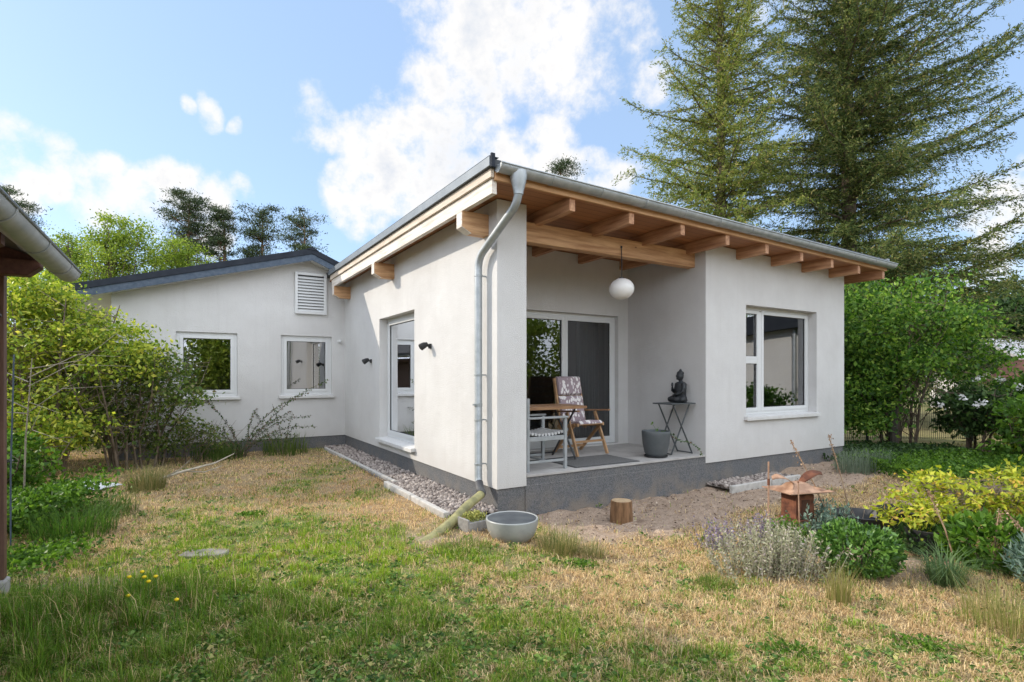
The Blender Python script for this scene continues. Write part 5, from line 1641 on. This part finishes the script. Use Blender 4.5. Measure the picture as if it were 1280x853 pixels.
# golden spirea
gs = broadleaf('golden_spirea', (4.02, 4.85, -.06), .75, [(.05, 0, .50, .50, .42, .24, 1.6), (.55, -.1, .46, .42, .35, .26, 1), (-.40, -.05, .40, .36, .3, .20, .9), (-.1, .1, .66, .3, .25, .12, .35), (.4, .1, .68, .3, .25, .12, .35)], YELLOW_L, 407, 'bright golden yellow shrub in the flower bed, the most vivid plant', n=130, per=34, cr=.09, L=.055, W=.024, trunk_r=.010, stems=8, spread=.15, cat='shrub', bark=TWIG, pname=('stem', 'foliage'), hollow=.5, flat=.6, droop=-.1)
bed_plant('peony_plant', 3.85, 4.35, 'fresh green leafy plant at the frame edge under the golden shrub', MID_L, 1500, .38, .30, .24, .075, .03, 408, up=.3, stems=14)
bed_plant('peony_plant', 4.25, 4.15, 'second leafy green plant cut by the frame edge beside the dry stalks', MID_L, 1400, .35, .3, .30, .08, .03, 409, up=.3, stems=14)
bed_plant('carnation_cushion', 3.75, 3.45, 'blue green cushion at the lower frame corner', BLUE_L, 2400, .34, .28, .2, .05, .012, 410, up=.6, stems=10)
bed_plant('carnation_cushion', 3.95, 3.9, 'blue green cushion behind the one in the lower frame corner', BLUE_L, 2000, .34, .28, .22, .055, .012, 411, up=.6, stems=10)
bed_plant('sedum_plant', 3.62, 4.75, 'low dark green plant in the shade beneath the golden shrub', DARK_L, 900, .3, .22, .14, .05, .03, 412)
for x, y, lab, sd in ((1.55, 3.02, 'flat green clover patch in the straw, nearest the camera', 413), (2.95, 2.95, 'flat green clover patch below the dry tuft', 414), (2.35, 3.12, 'small flat green weed patch in the straw near the cushion shrub', 415), (.55, 4.55, 'tiny green weed on the dry lawn below the grass tufts', 416), (-2.9, 6.0, 'flat green weed patch on the lawn left of the hose end', 417)):
    bed_plant('clover_patch', x, y, lab, MID_L, 420, .2, .14, .03, .026, .018, sd, 'clover', cz=.02, up=.3, stems=3, shell=.1)
for i, (x, y, h, lx, lab) in enumerate(((3.60, 4.35, .62, -.22, 'dry brown flower stalk leaning before the golden shrub'), (3.72, 4.2, .5, .10, 'short dry stalk beside the leaning one'), (3.55, 5.6, 1.0, -.25, 'tall dry brown stalk with seed head rising behind the golden shrub'), (3.3, 5.5, .95, -.45, 'long thin dry stalk leaning over the black bowl'), (4.15, 4.05, .55, -.42, 'pale dry stalk slanting at the frame edge'))):
    t_ = thing('dry_stalk', lab, 'stalk', (x, y, g_(x, y)), 0, 'dry flower stalks')
    MB().tube([(0, 0, -.05), (lx * .45, .02, h * .5), (lx, .04, h)], [.008, .006, .004], 6).build('stem', surf('dry stalk', (.25, .15, .09), (.42, .30, .19), 20, .9) if 'dry stalk' not in MATS else MATS['dry stalk'], t_, smooth='auto')
    rg = np.random.default_rng(430 + i)
    f_ = rg.random(60); Pq = np.stack([lx * (.72 + .28 * f_), .03 + rg.normal(0, .012, 60), h * (.72 + .28 * f_)], 1) + rg.normal(0, .010, (60, 3))
    leaf_obj('seed_head', leaf_quads(Pq, rg.normal(0, 1, (60, 3)), .024, .012, rg), leafy('seed brown', (.20, .12, .07), (.42, .30, .20), .1) if 'seed brown' not in MATS else MATS['seed brown'], t_)

RUST = surf('rusty steel', (.085, .03, .017), (.20, .075, .038), 14, .85, bump=.3, bscale=40)
RUST_L = surf('pale rust', (.24, .13, .08), (.42, .265, .175), 10, .75, bump=.2, bscale=30)
rl = thing('rust_lantern', 'rusty steel garden lantern with flared pagoda roof and two curved fins', 'lantern', (2.86, 5.42, g_(2.86, 5.42)), .25)
rl.scale = (.88, .88, .92)
MB().lathe([(.02, -.05), (.02, .23)], 8).lathe([(.09, .0), (.09, .012)], 14).build('stand', RUST, rl)
mb = MB()
for sx in (-1, 1):
    mb.box((sx * .115 - .006, -.115, .24), (sx * .115 + .006, .115, .50)); mb.box((-.108, sx * .115 - .006, .24), (.108, sx * .115 + .006, .50))
mb.box((-.15, -.15, .215), (.15, .15, .238)); mb.build('body', RUST, rl, bevel=.004)
mb = MB().box((-.055, -.124, .29), (.055, -.1215, .45)); mb.build('door', surf('dark rust', (.05, .02, .012), (.1, .04, .02), 12, .85), rl)
rf = MB(); ns = 12
prof = [(.33, .515), (.24, .525), (.16, .56), (.10, .61), (.05, .625)]
k0 = 0
for (r_, z) in prof:
    for j in range(4):
        a = math.pi / 4 + math.pi / 2 * j
        up_ = .03 if r_ > .3 else 0
        rf.v.append((r_ * 1.25 * math.cos(a), r_ * .95 * math.sin(a), z + up_))
    for j in range(4):
        pass
for i in range(len(prof) - 1):
    for j in range(4):
        rf.f.append((i * 4 + j, i * 4 + (j + 1) % 4, (i + 1) * 4 + (j + 1) % 4, (i + 1) * 4 + j))
rf.f.append((16, 17, 18, 19))
ro = rf.build('roof', RUST_L, rl); ro.modifiers.new('t', 'SOLIDIFY').thickness = .008
for sx, m_ in ((-1, RUST_L), (1, RUST)):
    mb = MB(); n_ = 9
    for i in range(n_ + 1):
        f = i / n_
        x = sx * (.04 + .30 * f); z = .60 + .10 * math.sin(f * 2.2) + (.02 if sx > 0 else 0); w_ = .055 * math.sin(math.pi * (.12 + .86 * f)) + .006
        mb.v += [(x, -w_, z - .02), (x, w_, z + .012)]
    mb.f = [(2 * i, 2 * i + 1, 2 * i + 3, 2 * i + 2) for i in range(n_)]
    o_ = mb.build('fin', m_, rl, smooth=True); o_.modifiers.new('t', 'SOLIDIFY').thickness = .006
rr_ = thing('rust_rod', 'thin upright rusty iron rod left of the lantern', 'rod', (2.42, 5.1, g_(2.42, 5.1)))
MB().tube([(0, 0, -.1), (0, 0, .82)], .0085, 8).build('rod', RUST_L, rr_, smooth='auto')
MB().tube([(-.0, 0, .60), (0, 0, .66)], .013, 8).build('joint', RUST, rr_, smooth='auto')
rr2 = thing('rust_rod', 'shorter rusty rod standing directly before the lantern', 'rod', (2.72, 5.12, g_(2.72, 5.12)))
MB().tube([(.01, 0, -.1), (-.01, 0, .60)], .006, 8).build('rod', RUST_L, rr2, smooth='auto')
MB().ball((-.01, 0, .605), .009, 8).build('knob', RUST, rr2, smooth=True)
for x, y, r_, lab in ((3.42, 5.3, .24, 'black plastic bowl holding dead stems behind the cushion shrub'), (3.95, 5.5, .2, 'black plastic bowl mostly hidden behind the golden shrub'), (3.62, 4.72, .17, 'small black pot lying under the golden shrub')):
    t_ = thing('black_bowl', lab, 'pot', (x, y, g_(x, y)), 0, 'black plant bowls in the flower bed')
    MB().lathe([(r_ * .6, 0), (r_ * .8, .09), (r_ * .96, .20), (r_ * 1.02, .225), (r_ * .98, .23), (r_ * .92, .20), (r_ * .8, .14), (.01, .135)], 26).build('bowl', BLACK, t_, smooth='auto')
    mb = MB(); rg = np.random.default_rng(int(x * 100))
    for i in range(7):
        a = rg.random() * 6.28; mb.tube([(.05 * math.cos(a), .05 * math.sin(a), .12), (r_ * 1.1 * math.cos(a), r_ * 1.1 * math.sin(a), .22 + .15 * rg.random())], [.005, .002], 5)
    mb.build('dead_stem', TWIG, t_)
ws = thing('paving_slab', 'pale concrete slab lying on the ground at the corner of the garden room', 'slab', (6.3, 9.35, g_(6.3, 9.35)), HANG)
MB().box((-.4, -.25, -.03), (.4, .25, .05)).build('slab', CONC, ws, bevel=.012)

# ------------------------------------------------------------------ on the terrace
FL = .362
TEAK = surf('teak', (.20, .10, .05), (.33, .19, .095), 5, .55, stretch=(1, 6, 6), bump=.1)
TEAK_L = surf('teak frame', (.30, .17, .08), (.46, .28, .15), 6, .6)
GREYW = surf('grey painted wood', (.23, .245, .25), (.32, .335, .34), 6, .6, stretch=(1, 1, 1))

rug = thing('door_mat', 'flat dark grey mat on the terrace floor before the recliner', 'mat', hw(1.76, .42, FL), HANG - .03)
MB().box((-.52, -.33, .0015), (.52, .33, .012)).build('mat', surf('mat weave', (.10, .10, .10), (.155, .155, .15), 60, .95, bump=.5, bscale=120), rug, bevel=.003)
MB().box((-.545, -.355, .001), (.545, .355, .008)).build('border', surf('mat rim', (.06, .06, .062), None, rough=.8), rug)

# recliner
rc_ = thing('recliner', 'folding wooden recliner with armrests behind the terrace table', 'recliner', hw(2.12, .84, FL), HANG + .06)
mb = MB()
for sx in (-1, 1):
    mb.bar((sx * .255, .04, .455), (sx * .255, .50, .40), .03, .05)
for i in range(7): mb.bar((-.24, .06 + .065 * i, .457 - .0075 * i), (.24, .06 + .065 * i, .457 - .0075 * i), .045, .014)
mb.build('seat', TEAK_L, rc_, bevel=.003)
mb = MB()
for sx in (-1, 1):
    mb.bar((sx * .25, .44, .36), (sx * .25, .60, 1.14), .03, .045, up=(0, 1, 0))
for i in range(9):
    f = .12 + .86 * i / 8; mb.bar((-.235, .44 + .16 * f, .36 + .78 * f), (.235, .44 + .16 * f, .36 + .78 * f), .014, .05, up=(0, 0, 1))
mb.build('backrest', TEAK_L, rc_, bevel=.003)
for sx in (-1, 1):
    MB().bar((sx * .30, .0, .0), (sx * .285, .26, .63), .028, .05, up=(0, 1, 0)).build('leg', TEAK_L, rc_, bevel=.003)
    MB().bar((sx * .27, .58, .0), (sx * .27, .10, .46), .028, .045, up=(0, 1, 0)).build('leg', TEAK_L, rc_, bevel=.003)
    MB().bar((sx * .31, -.03, .665), (sx * .30, .52, .635), .055, .024).build('armrest', TEAK, rc_, bevel=.006)
MB().bar((-.27, .50, .085), (.27, .50, .085), .03, .04).bar((-.285, .09, .2), (.285, .09, .2), .025, .03).build('stretcher', TEAK_L, rc_)


def floral():
    m, t, b, out = base_mat('floral fabric')
    b.inputs['Roughness'].default_value = .9
    tc = N(t, 'ShaderNodeTexCoord')
    mp = N(t, 'ShaderNodeMapping'); mp.inputs['Scale'].default_value = (1, .25, .62); mp.inputs['Rotation'].default_value = (0, .5, 0)
    t.links.new(tc.outputs['Object'], mp.inputs[0])
    wz = N(t, 'ShaderNodeTexNoise'); wz.inputs['Scale'].default_value = 14
    t.links.new(mp.outputs[0], wz.inputs['Vector'])
    wa = N(t, 'ShaderNodeVectorMath', operation='MULTIPLY_ADD'); t.links.new(wz.outputs['Color'], wa.inputs[0]); wa.inputs[1].default_value = (.05, .05, .05); t.links.new(mp.outputs[0], wa.inputs[2])
    vo = N(t, 'ShaderNodeTexVoronoi', feature='F1'); vo.inputs['Scale'].default_value = 24; t.links.new(wa.outputs[0], vo.inputs['Vector'])
    mr = N(t, 'ShaderNodeMapRange'); mr.inputs['From Min'].default_value = .46; mr.inputs['From Max'].default_value = .56; mr.inputs['To Min'].default_value = 1; mr.inputs['To Max'].default_value = 0
    t.links.new(vo.outputs['Distance'], mr.inputs['Value'])
    keep = N(t, 'ShaderNodeSeparateColor'); t.links.new(vo.outputs['Color'], keep.inputs[0])
    k = math_node(t, 'GREATER_THAN', keep.outputs[0], .22)
    mx = N(t, 'ShaderNodeMix', data_type='RGBA'); t.links.new(math_node(t, 'MULTIPLY', mr.outputs[0], k), mx.inputs[0])
    mx.inputs[6].default_value = (.30, .235, .26, 1); mx.inputs[7].default_value = (.74, .71, .70, 1)
    t.links.new(mx.outputs[2], b.inputs['Base Color'])
    return m


cu = thing('chair_cushion', 'mauve cushion with white leaf print lying on the wooden recliner', 'cushion', hw(2.12, .84, FL), HANG + .06)
FLO = floral()
def pad(pts, name, w=.235, th=.055):
    """a soft pad along a profile line of (y, z)"""
    mb = MB(); n = len(pts)
    for i, (y, z) in enumerate(pts):
        a = Vector((0, *pts[max(0, i - 1)])); b = Vector((0, *pts[min(n - 1, i + 1)])); d = (b - a).normalized(); nn = Vector((0, -d.z, d.y))
        if nn.z < 0 and nn.y > 0: nn = -nn
        e = .35 if i in (0, n - 1) else 1
        for x, k in ((-w, .35), (-w * .96, .8), (0, 1.06), (w * .96, .8), (w, .35)):
            mb.v.append((x, y + nn.y * th * k * e, z + nn.z * th * k * e))
        for x in (w, 0, -w): mb.v.append((x, y, z))
    for i in range(n - 1):
        for j in range(8): mb.f.append((i * 8 + j, i * 8 + (j + 1) % 8, (i + 1) * 8 + (j + 1) % 8, (i + 1) * 8 + j))
    mb.f.append(tuple(range(8))); mb.f.append(tuple((n - 1) * 8 + j for j in range(8)))
    return mb.build(name, FLO, cu, smooth='auto', bevel=.006)


pad([(.03, .465), (.06, .464), (.25, .443), (.40, .425), (.44, .42)], 'seat_pad')
bk = lambda f: (.425 + .16 * f, .375 + .79 * f)
pad([bk(f) for f in (.10, .13, .35, .58, .62)], 'back_pad')
pad([bk(f) for f in (.635, .665, .8, .97, 1.0)], 'head_pad')

tbl = thing('terrace_table', 'folding wooden slat table with black crossed legs on the terrace', 'table', hw(1.2, .86, FL), HANG)
mb = MB()
for i in range(8):
    y = -.265 + .0757 * i; x1 = .585 - (.05 if i in (0, 7) else .012 if i in (1, 6) else 0)
    mb.box((-x1, y - .034, .735), (x1, y + .034, .762))
mb.build('table_top', TEAK, tbl, bevel=.006)
MB().box((-.57, -.31, .722), (.57, -.302, .758)).box((-.57, .302, .722), (.57, .31, .758)).build('apron', TEAK, tbl)
for sx in (-.40, .40):
    for a_, b_ in ((-.27, .27), (.27, -.27)):
        MB().bar((sx + (.008 if a_ < 0 else -.008), a_, .008), (sx + (.008 if a_ < 0 else -.008), b_, .73), .012, .026, up=(1, 0, 0)).build('leg', BLACK, tbl)
MB().bar((-.40, .27, .05), (.40, .27, .05), .012, .02).bar((-.40, -.262, .05), (.40, -.262, .05), .012, .02).bar((-.4, 0, .365), (.4, 0, .365), .012, .012).build('stretcher', BLACK, tbl)

ch = thing('garden_chair', 'grey wooden armchair pushed in beside the terrace table', 'chair', hw(.80, .40, FL), HANG)
for sx, sy, hh in ((.285, -.25, .64), (.285, .25, .64), (-.285, -.25, .90), (-.285, .25, .90)):
    MB().box((sx - .02, sy - .02, 0), (sx + .02, sy + .02, hh)).build('leg', GREYW, ch, bevel=.004)
for sy in (-.25, .25):
    MB().bar((-.30, sy, .655), (.325, sy, .655), .055, .026).build('armrest', GREYW, ch, bevel=.006)
mb = MB()
for sy in (-.25, .25): mb.box((-.265, sy - .012, .37), (.265, sy + .012, .425))
mb.box((.275, -.23, .37), (.295, .23, .425))
mb.build('seat_rail', GREYW, ch, bevel=.003)
MB().box((-.265, -.26, .10), (.265, -.24, .13)).box((-.265, .24, .10), (.265, .26, .13)).box((-.01, -.24, .105), (.01, .24, .128)).build('stretcher', GREYW, ch, bevel=.003)
mb = MB()
for i in range(11):
    x = -.25 + .05 * i; mb.tube([(x, -.235, .44 + .03 * (x / .25) ** 2), (x, 0, .425 + .03 * (x / .25) ** 2), (x, .235, .44 + .03 * (x / .25) ** 2)], .019, 8)
mb.build('seat', surf('pale seat slats', (.40, .40, .395), (.47, .47, .46), 6, .6), ch, smooth='auto')
mb = MB().box((-.30, -.23, .82), (-.272, .23, .89)).box((-.30, -.23, .50), (-.272, .23, .54))
for i in range(7): mb.box((-.294, -.20 + .06 * i, .54), (-.278, -.165 + .06 * i, .82))
mb.build('backrest', GREYW, ch, bevel=.003)

sd_ = thing('side_table', 'small dark folding table with crossed tube legs by the terrace side wall', 'side table', hw(3.28, .33, FL), HANG)
SLATE = surf('slate grey metal', (.05, .058, .062), (.07, .078, .082), 8, .5)
MB().box((-.26, -.19, .752), (.26, .19, .772)).build('table_top', SLATE, sd_, bevel=.006)
for sy in (-.16, .12):
    MB().tube([(-.20, sy, .75), (.19, sy - .02, .012)], .0115, 8).build('leg', SLATE, sd_, smooth='auto')
    MB().tube([(.19, sy + .035, .75), (-.20, sy + .035, .012)], .0115, 8).build('leg', SLATE, sd_, smooth='auto')
MB().tube([(.19, -.18, .02), (.19, .10, .02)], .010, 8).tube([(-.20, -.125, .02), (-.20, .155, .02)], .010, 8).build('stretcher', SLATE, sd_, smooth='auto')

# seated meditating figure: one body, remeshed into a single surface
fg = thing('seated_statue', 'dark seated meditating figure statue on the folding side table', 'statue', hw(3.41, .33, FL + .7725), HANG - R(108))
fg.scale = (.9, .95, 1.0)
mb = MB()
mb.ball((0, 0, .40), (.056, .062, .070), 18)                 # head
mb.ball((0, .006, .442), (.056, .060, .042), 16)             # hair
mb.ball((0, .010, .482), (.024, .024, .030), 14)             # topknot
mb.ball((0, -.062, .396), (.010, .014, .016), 10)            # nose
mb.ball((0, -.055, .376), (.020, .010, .007), 10)            # mouth
mb.ball((0, -.050, .358), (.022, .016, .014), 10)            # chin
for sx in (-1, 1):
    mb.ball((sx * .058, .004, .385), (.009, .016, .034), 10)  # long ears
    mb.ball((sx * .022, -.052, .412), (.015, .010, .006), 8)  # eyelids
    mb.tube([(sx * .095, .012, .285), (sx * .125, .0, .215), (sx * .118, -.03, .155)], [.036, .033, .028], 12)     # upper arm
mb.tube([(.118, -.03, .155), (.07, -.09, .130), (.01, -.105, .115)], [.027, .024, .020], 12)
mb.tube([(-.118, -.03, .155), (-.085, -.09, .185), (-.045, -.11, .235)], [.027, .023, .017], 12)
mb.ball((.0, -.11, .112), (.036, .026, .014), 12)            # hand in the lap
mb.ball((-.040, -.115, .262), (.012, .020, .028), 10)        # raised hand
for k in range(4): mb.tube([(-.040 + .001 * k, -.128 + .009 * k, .275), (-.038, -.130 + .009 * k, .308 - .004 * abs(k - 1.5))], [.0065, .005], 7)
mb.tube([(-.04, -.128, .258), (-.030, -.142, .275)], [.007, .005], 7)
mb.tube([(0, .012, .34), (0, .012, .30)], [.030, .036], 14)  # neck
mb.tube([(0, .014, .315), (0, .014, .285), (0, .010, .20), (0, .008, .11), (0, .005, .05)], [.05, .098, .092, .088, .105], 18)
for sx in (-1, 1):
    mb.tube([(sx * .07, .02, .055), (sx * .165, -.055, .05), (sx * .10, -.125, .048), (-sx * .03, -.135, .052)], [.062, .052, .040, .026], 12)
    mb.ball((sx * .165, -.055, .05), (.054, .052, .048), 12)
    mb.ball((-sx * .055, -.125, .075), (.030, .018, .014), 10)  # feet
mb.ball((0, .01, .035), (.13, .11, .035), 16)
body = mb.build('body', surf('dark stone', (.012, .014, .017), (.03, .034, .038), 16, .5, bump=.15, bscale=60), fg, smooth=True)
rm = body.modifiers.new('one surface', 'REMESH'); rm.mode = 'VOXEL'; rm.voxel_size = .0048; rm.use_smooth_shade = True
sm_ = body.modifiers.new('soften', 'SMOOTH'); sm_.iterations = 3; sm_.factor = .5
MB().lathe([(.15, 0), (.158, .008), (.150, .018), (.1, .02)], 28, sy=.82).map(lambda x, y, z: (x, y - .03, z)).build('pedestal', MATS['dark stone'], fg, smooth='auto')

pt = thing('plant_pot', 'dark grey round pot with saucer in front of the side table', 'pot', hw(2.80, .24, FL))
POTM = surf('dark grey pot', (.075, .085, .09), (.10, .11, .115), 5, .55)
MB().lathe([(.135, .022), (.16, .06), (.19, .20), (.202, .33), (.205, .372), (.200, .38), (.192, .374), (.186, .33), (.01, .325)], 40).build('pot', POTM, pt, smooth='auto')
MB().lathe([(.15, .001), (.165, .008), (.17, .028), (.163, .03), (.158, .014), (.01, .012)], 32).build('saucer', BLACK, pt, smooth='auto')
iv = thing('pot_seedling', 'tiny seedling growing in the dark grey pot', 'seedling', hw(2.78, .22, FL + .325))
MB().tube([(0, 0, 0), (-.01, 0, .09), (-.05, .01, .16)], [.003, .0025, .0015], 5).tube([(0, 0, .05), (.03, -.01, .10)], [.002, .0012], 5).build('stem', MATS['stalk green'], iv)
rg = np.random.default_rng(9)
leaf_obj('foliage', leaf_quads(np.array([[-.05, .01, .17], [-.03, .0, .13], [.035, -.01, .105], [0, 0, .09], [-.06, .02, .15], [.02, 0, .07]]), rg.normal(0, 1, (6, 3)), .05, .032, rg), MID_L, iv)
vn = thing('trailing_vine', 'thin trailing vine with small leaves hanging from behind the pot to the terrace edge', 'vine', hw(3.0, .25, FL))
vp_ = [Vector((-.05, -.02, .36)), Vector((.08, -.03, .33)), Vector((.22, -.02, .22)), Vector((.36, -.03, .20)), Vector((.47, -.06, .12)), Vector((.52, -.10, .01))]
MB().tube(vp_, [.003] * 6, 5).build('stem', MATS['stalk green'], vn, smooth='auto')
Pq = []
for i in range(5):
    for k in range(9): Pq.append(np.array(vp_[i].lerp(vp_[i + 1], k / 9)) + rg.normal(0, .014, 3))
Pq = np.array(Pq)
leaf_obj('foliage', leaf_quads(Pq, rg.normal(0, 1, Pq.shape), .042, .028, rg), ROSE_L, vn)

pl = thing('pendant_lamp', 'white oval glass globe lamp hanging from the terrace beam', 'lamp', hw(2.08, .185, 3.30))
MB().tube([(0, 0, 0), (.004, 0, -.25), (0, 0, -.42)], .006, 8).build('cord', BLACK, pl, smooth='auto')
MB().lathe([(.008, -.40), (.03, -.405), (.032, -.435), (.01, -.437)], 16).build('socket', BLACK, pl, smooth='auto')
mb = MB(); mb.ball((0, 0, -.565), (.172, .172, .148), 36)
mb.map(lambda x, y, z: (x * math.cos(.12) - (z + .565) * math.sin(.12), y, -.565 + x * math.sin(.12) + (z + .565) * math.cos(.12)))
opal = surf('opal glass', (.76, .75, .73), None, rough=.25); mb.build('globe', opal, pl, smooth=True)
MB().box((-.012, .0, .0), (.012, .014, .03)).build('hook', BLACK, pl)

# ------------------------------------------------------------------ curtains and what stands indoors
def curtain(name, a, b, z0, z1, label, seed, waves=7, colour=(.16, .165, .17)):
    """hangs between two house points (u,v)"""
    rg = np.random.default_rng(seed)
    A_ = hw(a[0], a[1]); B_ = hw(b[0], b[1]); d = B_ - A_; n_ = Vector((-d.y, d.x, 0)).normalized()
    t_ = thing(name, label, 'curtain', (A_ + B_) / 2 + Vector((0, 0, z0)))
    mb = MB(); k = waves * 8
    for i in range(k + 1):
        f = i / k; p = d * (f - .5) + n_ * (.035 * math.sin(6.283 * waves * f) + .012 * math.sin(17 * f))
        for z in (0, z1 - z0): mb.v.append((p.x, p.y, z))
    mb.f = [(2 * i, 2 * i + 2, 2 * i + 3, 2 * i + 1) for i in range(k)]
    m_ = surf(name + ' cloth ' + str(seed), colour, None, rough=.95)
    mb.build('cloth', m_, t_, smooth=True, fix=False)
    MB().tube([tuple(-d / 2 + Vector((0, 0, z1 - z0 + .02))), tuple(d / 2 + Vector((0, 0, z1 - z0 + .02)))], .012, 8).build('rod', BLACK, t_)


curtain('curtain', (2.85, 2.16), (3.34, 2.16), .39, 2.55, 'grey curtain behind the narrow leaf of the sliding glass door', 1)
curtain('curtain', (-3.10, 7.22), (-2.86, 7.22), .75, 2.32, 'pale curtain edge in the first wing window', 2, 4, (.55, .55, .52))
